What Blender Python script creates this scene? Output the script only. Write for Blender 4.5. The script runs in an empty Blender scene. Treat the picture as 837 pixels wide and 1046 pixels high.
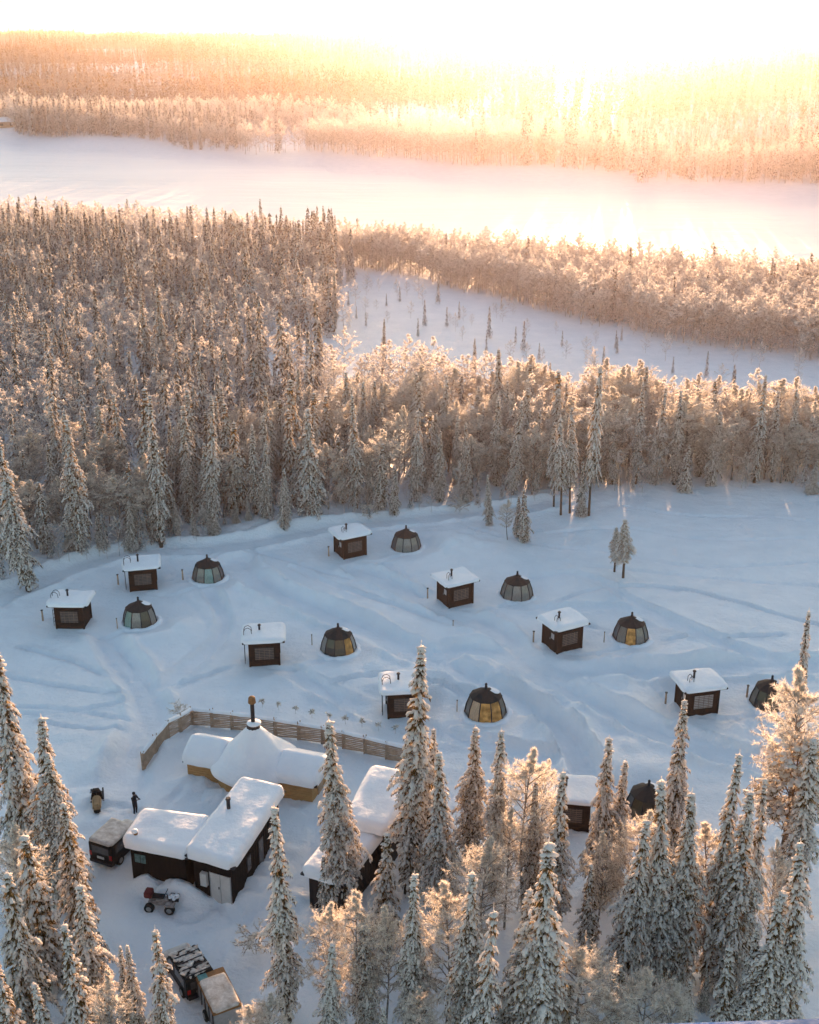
CFG = dict(sun_el=4.8, rotsign=1, air=1.0, dust=1.3, ozone=1.25, sky=.12, sun=4.3, suncol=(1,.58,.32), haze=.000085, g=.81, hazecol=(.98,.80,.79), top=130.0, exp=2.12)
import bpy, math, random
import numpy as np
from mathutils import Vector, Matrix
R = math.radians
rng = np.random.default_rng(7)
random.seed(7)
C = bpy.context.scene.collection
S = bpy.context.scene

# ------------------------------------------------------------------ camera numbers
HCAM = 48.0; F = 1220.0; PITCH = R(21.7); PW, PH = 837.0, 1046.0
def ray(px, py):
    u = (px - PW/2)/F; v = (py - PH/2)/F
    c, s = math.cos(PITCH), math.sin(PITCH)
    return u, c - v*s, -s - v*c
def gp(px, py, z=0.0):
    """ground point seen at a pixel of the photograph"""
    dx, dy, dz = ray(px, py)
    t = (z - HCAM)/dz
    return dx*t, dy*t
def top_z(px, py, y):
    dx, dy, dz = ray(px, py)
    return HCAM + dz*(y/dy)
VPY = PH/2 + F/math.tan(PITCH)
def tree_at(tx, ty, by):
    bx = PW/2 + (tx - PW/2)*(VPY - by)/(VPY - ty)
    x, y = gp(bx, by)
    return x, y, top_z(tx, ty, y)

# ------------------------------------------------------------------ noise and terrain
def _hash(i, j, k):
    n = (i*374761393 + j*668265263 + k*2147483647*7) & 0xffffffff
    n = ((n ^ (n >> 13))*1274126177) & 0xffffffff
    return ((n ^ (n >> 16)) & 0xffff)/65535.0
def vnoise(x, y, k=0):
    x = np.asarray(x, float); y = np.asarray(y, float)
    i = np.floor(x).astype(np.int64); j = np.floor(y).astype(np.int64)
    fx = x - i; fy = y - j
    fx = fx*fx*(3-2*fx); fy = fy*fy*(3-2*fy)
    a = _hash(i, j, k); b = _hash(i+1, j, k); c = _hash(i, j+1, k); d = _hash(i+1, j+1, k)
    return (a*(1-fx)+b*fx)*(1-fy) + (c*(1-fx)+d*fx)*fy - .5
def fbm(x, y, k=0, o=4):
    s = 0; a = 1; f = 1
    for q in range(o):
        s = s + a*vnoise(x*f, y*f, k+q); a *= .5; f *= 2.03
    return s
BANKX = np.array([-2500, -500, -215, -80, 20, 140, 400, 2500.])
BANKF = np.array([1500, 760, 625, 535, 450, 394, 330, 200.])       # far bank
BANKN = np.array([700, 440, 352, 325, 292, 246, 190, 60.])         # near bank
def far_bank(x): return np.interp(x, BANKX, BANKF)
def near_bank(x): return np.interp(x, BANKX, BANKN)

def seg_dist(x, y, pts):
    best = np.full(x.shape, 1e9)
    for (ax, ay), (bx, by) in zip(pts[:-1], pts[1:]):
        dx, dy = bx-ax, by-ay
        L = dx*dx+dy*dy+1e-9
        t = np.clip(((x-ax)*dx+(y-ay)*dy)/L, 0, 1)
        best = np.minimum(best, np.hypot(x-ax-t*dx, y-ay-t*dy))
    return best
def smooth_line(pts, n=3):
    for _ in range(n):
        q = [pts[0]]
        for a, b in zip(pts[:-1], pts[1:]):
            q += [(a[0]*.75+b[0]*.25, a[1]*.75+b[1]*.25), (a[0]*.25+b[0]*.75, a[1]*.25+b[1]*.75)]
        q.append(pts[-1]); pts = q
    return pts
# (pixels of the photograph, half width m, depth m, bank height m)
TRAILS = [
 ([(-60,640),(20,600),(90,572),(160,562),(230,560),(300,545),(380,532),(470,523),(560,515)], 1.6, .28, .18),
 ([(105,632),(110,660),(140,690),(152,720),(160,745)], 1.3, .35, .22),
 ([(215,605),(235,640),(205,670),(165,700)], .7, .22, .14),
 ([(240,575),(265,600),(330,625),(390,650),(430,672),(480,692)], 1.5, .38, .25),
 ([(255,665),(300,690),(350,715),(395,735),(450,752),(560,775)], .9, .2, .15),
 ([(430,672),(500,660),(545,690),(600,720),(660,745),(740,770),(837,790)], 1.3, .3, .22),
 ([(500,700),(540,725),(580,750),(600,790)], 1.1, .4, .3),
 ([(365,580),(430,610),(520,650),(560,690),(660,690),(760,682),(880,678)], 1.3, .34, .26),
 ([(490,612),(560,625),(640,618),(700,650),(780,672),(880,700)], .8, .2, .12),
 ([(540,590),(600,585),(660,625),(740,660),(837,690)], .6, .16, .1),
 ([(0,722),(50,722),(90,728),(150,740)], .3, .14, .08),
 ([(0,730),(60,728),(110,720),(140,712)], .3, .14, .08),
 ([(40,738),(90,748),(145,748)], .3, .14, .08),
 ([(600,560),(660,575),(740,582),(837,575)], .3, .1, .06),
 ([(600,580),(700,590),(837,600)], .3, .1, .05),
 ([(560,545),(640,540),(720,555),(837,550)], .3, .1, .05),
 ([(150,745),(130,790),(118,830)], 1.6, .2, .2),
 ([(0,690),(60,700),(120,708),(180,700),(235,680)], .28, .16, .1),([(20,660),(70,672),(110,690)], .28, .16, .1),
 ([(250,560),(300,575),(350,590),(420,600),(450,630)], .28, .15, .1),([(330,700),(390,690),(440,700),(470,712)], .28, .15, .1),
 ([(600,640),(650,660),(720,655),(800,650)], .28, .16, .1),([(560,620),(610,600),(680,600),(760,620),(837,640)], .28, .14, .08),
 ([(640,520),(700,530),(780,528),(837,535)], .3, .14, .08),([(480,540),(560,560),(640,565)], .28, .14, .08),
 ([(150,800),(180,830),(200,815)], .5, .14, .08),([(165,890),(140,920),(120,950)], .4, .14, .08),([(240,935),(260,960),(240,1000)], .45, .14, .08),([(262,935),(285,960),(262,1000)], .45, .14, .08),
 ([(100,950),(140,930),(240,960),(270,930)], 2.5, .15, .15),
 ([(690,740),(730,760),(780,775),(837,770)], .6, .22, .16),
 ([(300,580),(340,600),(420,625),(470,640)], .5, .15, .1),
]
# snow mounds: pixel, radius m, height m
MOUNDS = [(165,640,5,.75),(240,598,5,.6),(300,620,7,.5),(370,668,4.5,.5),(455,555,5,.6),(435,560,3.5,.4),(545,612,4,.4),
 (500,740,5,.5),(560,735,6,.7),(470,700,6,.55),(610,700,7,.5),(650,700,5,.45),(90,650,4,.35),(320,690,6,.4),(430,700,5,.4),
 (690,660,6,.5),(720,620,7,.4),(640,750,6,.45),(770,735,4,.45),(690,780,5,.4),(60,770,5,.35),(95,775,5,.45),(135,770,4,.5),
 (80,830,2.4,.4),(190,760,3,.5),(300,535,7,.8),(100,570,8,.5),(480,560,6,.5),(620,520,8,.4),(190,912,2.0,.6),(175,910,1.6,.5),
 (205,908,1.8,.5),(225,810,3,.4),(590,770,4,.4),(640,790,4,.5),(500,655,5,.3),(395,620,5,.4),(180,645,3,.4)]
BANKS = [(160,908,.8,.45),(176,915,.7,.6),(190,916,.9,.55),(200,922,.6,.4),(146,903,.7,.4),(250,918,.8,.4),(262,905,.8,.45),(275,890,.9,.45),(285,872,.9,.4),(196,800,1.3,.35),(230,815,1.2,.4),(320,830,1.2,.35),(88,815,1.3,.3),(104,840,1.2,.28),(300,918,.8,.35)]
FOOT = []
PADS = []     # (x, y, r): flattened spots under the huts
def height(x, y, detail=True):
    x = np.asarray(x, float); y = np.asarray(y, float)
    z = .55*fbm(x/23, y/23, 3, 3)
    d = y - far_bank(x)
    hill = np.clip(d/1700, 0, 1)
    crest = 41 - np.clip(x/700, -1, 1.5)*5
    prof = np.where(d > 0, (hill**.85)*crest, 0)
    prof = prof + np.where(d > 0, np.clip(d/200, 0, 1)*(1-.75*np.clip((d-1300)/400, 0, 1))*(15*fbm(x/420, y/230, 11, 3)), 0)
    river = (y > near_bank(x)) & (y < far_bank(x))
    z = np.where(d > 0, z + np.clip(d/25, 0, 1)*2.2 - 1.2 + prof, z)
    z = np.where(river, -1.2 + z*.15, z)
    if detail:
        near = (y > 30) & (y < 175) & (np.abs(x) < 120)
        if near.any():
            xs, ys = x[near], y[near]
            h = .12*fbm(xs/6, ys/4.5, 21, 3) + .07*fbm(xs/1.5, ys/1.3, 31, 4)
            for px, py, r, a in MOUNDS:
                cx, cy = gp(px, py)
                q = np.hypot(xs-cx, (ys-cy)*1.15)/r
                h += .62*a*np.exp(-q**3*1.4)*(1+.8*vnoise(xs*.7, ys*.7, 5))
            mask = np.zeros(xs.shape); cut = np.zeros(xs.shape); rise = np.zeros(xs.shape)
            for pts, w, dep, bank in TRAILS:
                line = smooth_line([gp(*p) for p in pts])
                q = seg_dist(xs, ys, line)/w*(1+.28*vnoise(xs/3, ys/3, 9))
                m = np.exp(-q**6); mask = np.maximum(mask, m if w > .5 else m*.4)
                cut = np.maximum(cut, dep*m*1.15)
                rise = np.maximum(rise, 1.25*bank*np.exp(-((q-1.38)/.26)**2)*(1+1.3*vnoise(xs*1.3, ys*1.3, 4)))
                if w > 1: cut = np.maximum(cut, (dep*1.15+.09)*np.exp(-((np.abs(q)-.45)/.13)**2)*(m > .5))
            h = h*(1-.85*mask) + rise*(1-mask) - cut
            base = z[near]
            hh = base + h
            for (cx, cy, r, zz) in PADS:
                q = np.clip((np.hypot(xs-cx, ys-cy)-r)/2.2, 0, 1)
                q = q*q*(3-2*q)
                hh = hh*q + zz*(1-q)
            for p_, q2 in FOOT:
                q = seg_dist(xs, ys, p_)/.32*(1+.5*vnoise(xs*1.5, ys*1.5, 14))
                hh = hh - .15*np.exp(-q**4)*(.7+.6*vnoise(xs*3.2, ys*3.2, 15)) + .07*np.exp(-((q-1.6)/.5)**2)
            for px, py, r, q_ in BANKS:
                cx, cy = gp(px, py); q = np.hypot((xs-cx)*.8, (ys-cy)*1.3)/r
                hh = hh + q_*np.exp(-q**3)*(1+.9*vnoise(xs*2.2, ys*2.2, 6))
            z = z.copy(); z[near] = hh
    return z
def hz(x, y): return float(height(np.array([x]), np.array([y]))[0])

# ------------------------------------------------------------------ materials
def new_mat(name):
    m = bpy.data.materials.new(name); m.use_nodes = True
    nt = m.node_tree; nt.nodes.clear()
    out = nt.nodes.new('ShaderNodeOutputMaterial')
    return m, nt, out
def ramp(nt, fac, stops):
    r = nt.nodes.new('ShaderNodeValToRGB')
    while len(r.color_ramp.elements) > 1: r.color_ramp.elements.remove(r.color_ramp.elements[-1])
    r.color_ramp.elements[0].position = stops[0][0]; r.color_ramp.elements[0].color = (*stops[0][1], 1)
    for p, c in stops[1:]:
        e = r.color_ramp.elements.new(p); e.color = (*c, 1)
    nt.links.new(fac, r.inputs[0]); return r.outputs[0]
def noise(nt, scale, detail=4, rough=.6, vec='Object', stretch=None):
    tc = nt.nodes.new('ShaderNodeTexCoord'); n = nt.nodes.new('ShaderNodeTexNoise')
    n.inputs['Scale'].default_value = scale; n.inputs['Detail'].default_value = detail; n.inputs['Roughness'].default_value = rough
    src = tc.outputs[vec]
    if stretch:
        mp = nt.nodes.new('ShaderNodeMapping'); mp.inputs['Scale'].default_value = stretch
        nt.links.new(src, mp.inputs[0]); src = mp.outputs[0]
    nt.links.new(src, n.inputs['Vector']); return n.outputs[0]
def std(name, c0, c1=None, rough=.7, scale=3, bump=0, bscale=8, metal=0, stretch=None, spec=.3, emit=None, es=0):
    m, nt, out = new_mat(name)
    p = nt.nodes.new('ShaderNodeBsdfPrincipled')
    p.inputs['Roughness'].default_value = rough; p.inputs['Metallic'].default_value = metal
    p.inputs['Specular IOR Level'].default_value = spec
    if c1 is None: c1 = tuple(v*.75 for v in c0)
    nt.links.new(ramp(nt, noise(nt, scale, stretch=stretch), [(.3, c1), (.7, c0)]), p.inputs['Base Color'])
    if bump:
        b = nt.nodes.new('ShaderNodeBump'); b.inputs['Strength'].default_value = 1; b.inputs['Distance'].default_value = bump
        nt.links.new(noise(nt, bscale, stretch=stretch), b.inputs['Height']); nt.links.new(b.outputs[0], p.inputs['Normal'])
    if emit:
        p.inputs['Emission Color'].default_value = (*emit, 1); p.inputs['Emission Strength'].default_value = es
    nt.links.new(p.outputs[0], out.inputs[0]); return m
def leafy(name, c0, c1, trans=.4, scale=2.5):
    """diffuse plus light passing through: rime, snowy twigs, needles"""
    m, nt, out = new_mat(name)
    d = nt.nodes.new('ShaderNodeBsdfDiffuse'); t = nt.nodes.new('ShaderNodeBsdfTranslucent'); mx = nt.nodes.new('ShaderNodeMixShader')
    col = ramp(nt, noise(nt, scale), [(.3, c1), (.7, c0)])
    nt.links.new(col, d.inputs[0]); nt.links.new(col, t.inputs[0])
    mx.inputs[0].default_value = trans
    nt.links.new(d.outputs[0], mx.inputs[1]); nt.links.new(t.outputs[0], mx.inputs[2]); nt.links.new(mx.outputs[0], out.inputs[0])
    return m
M = {}
M['snow_clump'] = leafy('snow_on_branches', (.90,.86,.83), (.80,.75,.71), .48, 1.5)
M['needle'] = leafy('spruce_needles', (.20,.13,.055), (.06,.045,.02), .5, 4)
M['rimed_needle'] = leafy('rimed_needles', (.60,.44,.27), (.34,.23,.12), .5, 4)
M['rime'] = leafy('rime_on_twigs', (.88,.83,.77), (.70,.64,.58), .55, 3)
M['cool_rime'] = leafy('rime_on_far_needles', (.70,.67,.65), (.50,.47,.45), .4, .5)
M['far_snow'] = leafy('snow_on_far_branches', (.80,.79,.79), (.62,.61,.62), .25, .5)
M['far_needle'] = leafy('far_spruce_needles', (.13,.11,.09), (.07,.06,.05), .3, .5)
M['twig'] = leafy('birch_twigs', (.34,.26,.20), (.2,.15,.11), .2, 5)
M['bark'] = std('spruce_bark', (.12,.085,.06), (.05,.038,.03), .9, 6, .02, 20, stretch=(1,1,.2))
M['birch_bark'] = std('birch_bark', (.34,.30,.27), (.07,.055,.05), .8, 5, .01, 20)
M['pale_bark'] = std('frosted_bark', (.46,.40,.36), (.26,.22,.19), .9, 5)
M['pine_bark'] = std('pine_bark', (.24,.13,.075), (.11,.07,.045), .85, 5, .02, 16, stretch=(1,1,.3))

def snow_mat():
    m, nt, out = new_mat('ground_snow')
    p = nt.nodes.new('ShaderNodeBsdfPrincipled'); p.inputs['Roughness'].default_value = .55
    p.inputs['Specular IOR Level'].default_value = .25
    nt.links.new(ramp(nt, noise(nt, .35, 6), [(.3, (.74,.76,.80)), (.7, (.83,.84,.87))]), p.inputs['Base Color'])
    b = nt.nodes.new('ShaderNodeBump'); b.inputs['Distance'].default_value = .16
    nt.links.new(noise(nt, 1.1, 7, .62), b.inputs['Height'])
    b2 = nt.nodes.new('ShaderNodeBump'); b2.inputs['Distance'].default_value = .16
    nt.links.new(noise(nt, .22, 5, .6, stretch=(1,2.2,1)), b2.inputs['Height'])
    b3 = nt.nodes.new('ShaderNodeBump'); b3.inputs['Distance'].default_value = .05; nt.links.new(noise(nt, 3.4, 5, .7), b3.inputs['Height'])
    nt.links.new(b2.outputs[0], b3.inputs['Normal']); nt.links.new(b3.outputs[0], b.inputs['Normal']); nt.links.new(b.outputs[0], p.inputs['Normal'])
    nt.links.new(p.outputs[0], out.inputs[0]); return m
M['ground'] = snow_mat()
M['cap_snow'] = std('roof_snow', (.86,.86,.88), (.78,.79,.83), .6, .8, .05, 2.5)

# ------------------------------------------------------------------ mesh helpers
def mesh_np(name, V, T, MI, mats, smooth=None):
    me = bpy.data.meshes.new(name)
    V = np.asarray(V, np.float32); T = np.asarray(T, np.int32)
    me.vertices.add(len(V)); me.vertices.foreach_set('co', V.ravel())
    k = T.shape[1]
    me.loops.add(T.size); me.loops.foreach_set('vertex_index', T.ravel())
    me.polygons.add(len(T)); me.polygons.foreach_set('loop_start', np.arange(0, T.size, k, dtype=np.int32))
    if MI is not None: me.polygons.foreach_set('material_index', np.asarray(MI, np.int32))
    if smooth is not None: me.polygons.foreach_set('use_smooth', np.asarray(smooth, bool))
    for m in mats: me.materials.append(m)
    me.update(calc_edges=True); return me
class Tri:
    """gathers triangles in numpy arrays"""
    def __init__(s): s.V = []; s.T = []; s.M = []; s.S = []; s.n = 0
    def add(s, V, T, mi, smooth=False):
        V = np.asarray(V).reshape(-1, 3); T = np.asarray(T).reshape(-1, 3)
        s.V.append(V); s.T.append(T + s.n); s.M.append(np.full(len(T), mi)); s.S.append(np.full(len(T), smooth)); s.n += len(V)
    def mesh(s, name, mats):
        return mesh_np(name, np.concatenate(s.V), np.concatenate(s.T), np.concatenate(s.M), mats, np.concatenate(s.S))
_p = (1+5**.5)/2
ICO_V = np.array([(-1,_p,0),(1,_p,0),(-1,-_p,0),(1,-_p,0),(0,-1,_p),(0,1,_p),(0,-1,-_p),(0,1,-_p),(_p,0,-1),(_p,0,1),(-_p,0,-1),(-_p,0,1)])/math.hypot(1,_p)
ICO_F = np.array([(0,11,5),(0,5,1),(0,1,7),(0,7,10),(0,10,11),(1,5,9),(5,11,4),(11,10,2),(10,7,6),(7,1,8),(3,9,4),(3,4,2),(3,2,6),(3,6,8),(3,8,9),(4,9,5),(2,4,11),(6,2,10),(8,6,7),(9,8,1)])
OCT_V = np.array([(1,0,0),(-1,0,0),(0,1,0),(0,-1,0),(0,0,1),(0,0,-1.)])
OCT_F = np.array([(0,2,4),(2,1,4),(1,3,4),(3,0,4),(2,0,5),(1,2,5),(3,1,5),(0,3,5)])
def frames(D):
    D = D/np.linalg.norm(D, axis=1, keepdims=True)
    up = np.tile([0,0,1.], (len(D),1)); up[np.abs(D[:,2]) > .95] = (1,0,0)
    A = np.cross(up, D); A /= np.linalg.norm(A, axis=1, keepdims=True)
    return D, A, np.cross(D, A)
def clumps(tri, P, D, L, W, Hh, mi, octa=False, jit=.22):
    """rounded lumps centred at P, long along D"""
    bv, bf = (OCT_V, OCT_F) if octa else (ICO_V, ICO_F)
    n = len(P); X, Y, Z = frames(np.asarray(D, float))
    j = 1 + jit*(rng.random((n, len(bv), 1))*2-1)
    b = bv[None]*j
    V = P[:,None] + b[:,:,0:1]*L[:,None,None]*X[:,None] + b[:,:,1:2]*W[:,None,None]*Y[:,None] + b[:,:,2:3]*Hh[:,None,None]*Z[:,None]
    T = bf[None] + (np.arange(n)*len(bv))[:,None,None]
    tri.add(V, T, mi, True)
def blades(tri, P, D, L, W, mi):
    """thin pointed triangles from P along D"""
    n = len(P); X, Y, Z = frames(np.asarray(D, float))
    a = rng.random(n)*np.pi; S_ = Y*np.cos(a)[:,None] + Z*np.sin(a)[:,None]
    V = np.stack([P - S_*W[:,None]/2, P + S_*W[:,None]/2, P + X*L[:,None]], 1)
    tri.add(V, np.arange(n*3).reshape(-1,3), mi)
def tube(tri, pts, rad, mi, n=7):
    pts = np.asarray(pts, float); k = len(pts)
    d = np.gradient(pts, axis=0); X, Y, Z = frames(d)
    a = np.arange(n)*2*np.pi/n
    V = pts[:,None] + (np.cos(a)[None,:,None]*Y[:,None] + np.sin(a)[None,:,None]*Z[:,None])*np.asarray(rad)[:,None,None]
    T = []
    for i in range(k-1):
        for j in range(n):
            a0 = i*n+j; a1 = i*n+(j+1)%n; b0 = a0+n; b1 = a1+n
            T += [(a0,a1,b1),(a0,b1,b0)]
    tri.add(V, T, mi, True)

# ------------------------------------------------------------------ trees
def trunk_mesh(name, H, r, mat, bend=.15, top=.02):
    t = Tri(); k = 9
    z = np.linspace(-.4, H, k); b = bend*rng.standard_normal(2)
    pts = np.stack([b[0]*np.sin(z/H*3), b[1]*np.sin(z/H*2.4), z], 1); pts[0,:2] = 0
    tube(t, pts, np.linspace(r*1.15, top, k), 0, 8)
    return t.mesh(name, [mat])
def spruce_crown(name, H, Rr, lod=0, bare=.05, snow=1.0, candle=True, mats=None, rime=.3, openb=False):
    t = Tri()
    sp = (.40 if openb else .27, .5, 1.25)[lod]
    zs = []; z = bare*H
    while z < H*.985:
        zs.append(z); z += sp*(.7+.6*rng.random())*(1 if z < H*.8 else .8)
    big = [[],[],[],[],[]]; fin = [[],[],[],[],[]]; dk = [[],[],[],[]]; rm = [[],[],[],[]]
    def put(L_, *v):
        for l, x in zip(L_, v): l.append(x)
    lump = rng.random(14); lop = rng.random(6)*6.28
    for zi in zs:
        tt = (zi/H - bare)/(1-bare)
        if candle: prof = min(1, (1-tt)*1.75)**.92*(.72+.28*min(1, tt/.3+.15))
        else: prof = (1-tt)**.95
        prof = prof*(.72 + .55*lump[int(tt*13.99)]) + .04
        nb = (max(5, int(4.5+3*prof*Rr/1.4)), 6, 5)[lod]
        a0 = rng.random()*6.28
        if openb: nb = 6
        load = .6+.8*rng.random()
        for b in range(nb):
            if rng.random() < .09: continue
            a = a0 + b*6.283/nb + rng.normal()*.2
            Lb = Rr*prof*(.50+.62*rng.random()+(.35 if rng.random() < .12 else 0))*(1+.12*math.cos(a-lop[int(tt*5.99)]))
            out = np.array([math.cos(a), math.sin(a), 0]); side = np.array([-out[1], out[0], 0])
            dr = (.30+.42*(1-tt)+.3*rng.random()) if tt < .9 else .1
            if not candle: dr *= .6 if openb else .85
            def pt(s): return out*Lb*(s-.16*s*s) + np.array([0,0, zi + .10*Lb*s - dr*Lb*s*s])
            if lod == 0:
                ns = max(2, int(Lb/.19))
                for q in range(ns):
                    s = (q+.6+.4*rng.random())/ns; p = pt(s); dd = (pt(s+.04)-p)/.04
                    nd = np.linalg.norm(dd)+1e-6
                    if rng.random() < .86*snow:
                        hv = rng.random() < .13
                        put(big, p+(0,0,.035)+side*rng.normal()*.03, dd+side*rng.normal()*.2*nd, .15+.09*rng.random()+.05*hv, .07+.04*rng.random()+.06*hv, (.045+.035*rng.random()+.035*hv)*load)
                    for sg in (-1, 1):
                        l2 = Lb*.42*(1.05-s*.75)*(.6+.6*rng.random())+.06
                        d2 = dd/nd*.75 + side*sg*(.55+.4*rng.random()) + np.array([0,0,-.25])
                        d2 /= np.linalg.norm(d2)
                        for w_ in ((.45,.95) if l2 > .3 else (.6,)):
                            if rng.random() < .56*snow:
                                put(fin, p+d2*l2*w_+(0,0,.035), d2, .11+.08*rng.random(), .055+.04*rng.random(), (.035+.03*rng.random())*load)
                            for _ in range(2):
                                pp = p+d2*l2*w_*(.5+.65*rng.random())-np.array([0,0,.02])
                                dv = d2*.8+side*rng.normal()*.35+np.array([0,0,-1.0-.5*rng.random()])
                                ln = .11+.12*rng.random()
                                put(rm if rng.random() < rime else dk, pp, dv, ln, ln*.26)
                    for _ in range(2):
                        dv = out*.3+side*rng.normal()*.6+np.array([0,0,-1.0]); ln = .16+.18*rng.random()
                        put(rm if rng.random() < rime*.7 else dk, p-out*rng.random()*.1, dv, ln, ln*.36)
            else:
                ns = (2, 1)[lod-1]
                for q in range(ns):
                    s = (q+.75+.3*rng.random())/ns if ns > 1 else .62
                    p = pt(min(s, 1.05)); dd = pt(s+.05)-p
                    if rng.random() < .85*snow:
                        w = (Lb*.13*(1.25-s*.6)+.05)*(1, 1.5)[lod-1]
                        put(big, p+(0,0,.05), dd+side*rng.normal()*.3*np.linalg.norm(dd), Lb*.33, w, w*.5)
                    for _ in range((4, 3)[lod-1]):
                        o = side*rng.normal()*Lb*.22*s - out*rng.random()*.12
                        ln = (.16+.2*rng.random())*(1.3, 2.6)[lod-1]
                        dv = out*(.5+.5*rng.random()) + side*rng.normal()*.4 + np.array([0,0,-.9-.6*rng.random()])
                        put(rm if rng.random() < rime else dk, p+o, dv, ln, ln*.32)
    for k in range((7,3,2)[lod]):
        put(big, np.array([.01*rng.normal(),.01*rng.normal(),H*(1.005-.012*k)]), np.array([.05,.02,1]), .12, .022+.008*k, .022+.008*k)
    A = np.array
    clumps(t, *[A(v) for v in big], 0, lod > 0)
    if fin[0]: clumps(t, *[A(v) for v in fin], 0, True)
    blades(t, *[A(v) for v in dk], 1)
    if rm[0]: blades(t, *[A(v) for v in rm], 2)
    n = int((18, 6, 2)[lod]*H)
    z = bare*H + rng.random(n)*(H*.95-bare*H); tt = (z/H-bare)/(1-bare)
    r = Rr*.42*np.minimum(1, (1-tt)*1.6)*rng.random(n); a = rng.random(n)*6.28
    Pp = np.stack([np.cos(a)*r, np.sin(a)*r, z], 1); Dd = np.stack([np.cos(a), np.sin(a), -.6-rng.random(n)], 1)
    blades(t, Pp, Dd, np.full(n, (.4,.65,1.2)[lod]), np.full(n, (.16,.32,.65)[lod]), 1)
    return t.mesh(name, mats or [M['snow_clump'], M['needle'], M['rimed_needle']])
def birch_parts(name, H, Rr, lod=0, bare=.3, ntw=None):
    """(trunk with limbs, crown of rimed twigs)"""
    tr = Tri(); cr = Tri()
    k = 10; z = np.linspace(-.3, H*.97, k); b = rng.standard_normal(4)*.02*H
    pts = np.stack([b[0]*np.sin(z/H*4)+b[2]*z/H, b[1]*np.sin(z/H*3)+b[3]*z/H, z], 1)
    tube(tr, pts, np.linspace(.011*H+.02, .012, k)*(1, .6, .6)[lod], 0, (7,5,4)[lod])
    nl = (38, 16, 9)[lod]
    P=[];D=[];L=[];W=[]; TP=[];TD=[];TL=[];TW=[]
    nt_ = ntw or (12, 5, 3)[lod]; nb = (46, 18, 8)[lod]
    for i in range(nl):
        tt = bare + (1-bare)*((i+.5)/nl)**.9
        zi = tt*H
        c = np.array([np.interp(zi, z, pts[:,0]), np.interp(zi, z, pts[:,1]), zi])
        a = i*2.4 + rng.normal()*.3
        u = (tt-bare)/(1-bare)
        Lb = Rr*(math.sin(min(1, u*1.05+.12)*math.pi)**.55)*(.8+.4*rng.random())*1.15 + .1
        out = np.array([math.cos(a), math.sin(a), 0])
        rise = .55+.5*rng.random()
        def pt(s): return c + out*Lb*s*(1-.12*s) + np.array([0,0,Lb*rise*(s-.35*s*s)])
        lp = [pt(s) for s in (0,.35,.7,1)]
        tube(tr, lp, [.004*H*(1-u*.5)+.01, .003*H+.006, .012, .006], 0, 3)
        for j in range(nt_):
            s0 = .2+.8*(j+rng.random())/nt_
            p0 = pt(s0)
            dd = out*(.6+.4*rng.random()) + np.array([-out[1],out[0],0])*rng.normal()*.9 + np.array([0,0,.5*rng.normal()+.35])
            dd /= np.linalg.norm(dd); l2 = Lb*(.28+.25*rng.random())+.15
            TP.append(p0); TD.append(dd); TL.append(l2); TW.append(.035 if lod==0 else .06)
            for q in range(nb):
                s = rng.random()
                p = p0 + dd*l2*s
                d3 = dd*.5 + rng.standard_normal(3)*.62 + np.array([0,0,-.12])
                ln = (.10+.17*rng.random())*(1,1.5,2.4)[lod]*(.7+.04*H)
                if rng.random() < (.42 if u < .45 else .16): TP.append(p); TD.append(d3); TL.append(ln); TW.append(ln*(.07,.16,.3)[lod]+.004)  # bare twigs; the larger share low down paints in the shade there
                else: P.append(p); D.append(d3); L.append(ln); W.append(ln*(.10,.28,.5)[lod]+.005)
    A = np.array
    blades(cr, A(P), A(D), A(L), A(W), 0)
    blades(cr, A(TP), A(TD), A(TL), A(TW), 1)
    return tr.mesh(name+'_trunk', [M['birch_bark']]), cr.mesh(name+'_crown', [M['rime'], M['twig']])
def pine_parts(name, H, Rr, bare=.5):
    t = Tri()
    P=[];D=[];L=[];W=[];HH=[];BP=[];BD=[];BL=[];BW=[]
    tr = Tri(); k = 8; z = np.linspace(-.4, H*.97, k)
    bx = .012*H*rng.normal(); pts = np.stack([bx*np.sin(z/H*3), .01*H*np.sin(z/H*4), z], 1)
    tube(tr, pts, np.linspace(.010*H+.05, .03, k), 0, 8)
    nb = int(26 + H*1.5)
    for i in range(nb):
        u = (i+.5)/nb; zi = H*(bare+(1-bare)*u)
        a = i*2.4+rng.normal()*.4; out = np.array([math.cos(a), math.sin(a), 0]); side = np.array([-out[1], out[0], 0])
        Lb = Rr*(math.sin((u*.82+.14)*math.pi)**.6)*(.6+.6*rng.random())
        def pt(s): return out*Lb*s + np.array([0,0,zi + Lb*(.35*s-.45*s*s)])
        tube(tr, [pt(0), pt(.5), pt(.95)], [.035, .025, .012], 0, 4)
        for q in range(max(5, int(Lb*8))):
            s = .3+.75*rng.random(); p = pt(s)+side*rng.normal()*Lb*.26*s+np.array([0,0,rng.normal()*.12])
            P.append(p); D.append(out+side*rng.normal()*.8+(0,0,-.3)); L.append(.17+.12*rng.random()); W.append(.12+.08*rng.random()); HH.append(.08+.05*rng.random())
            for _ in range(7):
                BP.append(p+rng.standard_normal(3)*.1-(0,0,.05)); BD.append(out*.4+rng.standard_normal(3)*.7-(0,0,.5)); BL.append(.2+.15*rng.random()); BW.append(.07)
    A = np.array
    clumps(t, A(P), A(D), A(L), A(W), A(HH), 0)
    h = len(BP)//2
    blades(t, A(BP[:h]), A(BD[:h]), A(BL[:h]), A(BW[:h]), 1); blades(t, A(BP[h:]), A(BD[h:]), A(BL[h:]), A(BW[h:]), 2)
    return tr.mesh(name+'_trunk', [M['pine_bark']]), t.mesh(name+'_crown', [M['snow_clump'], M['needle'], M['rimed_needle']])

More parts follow.
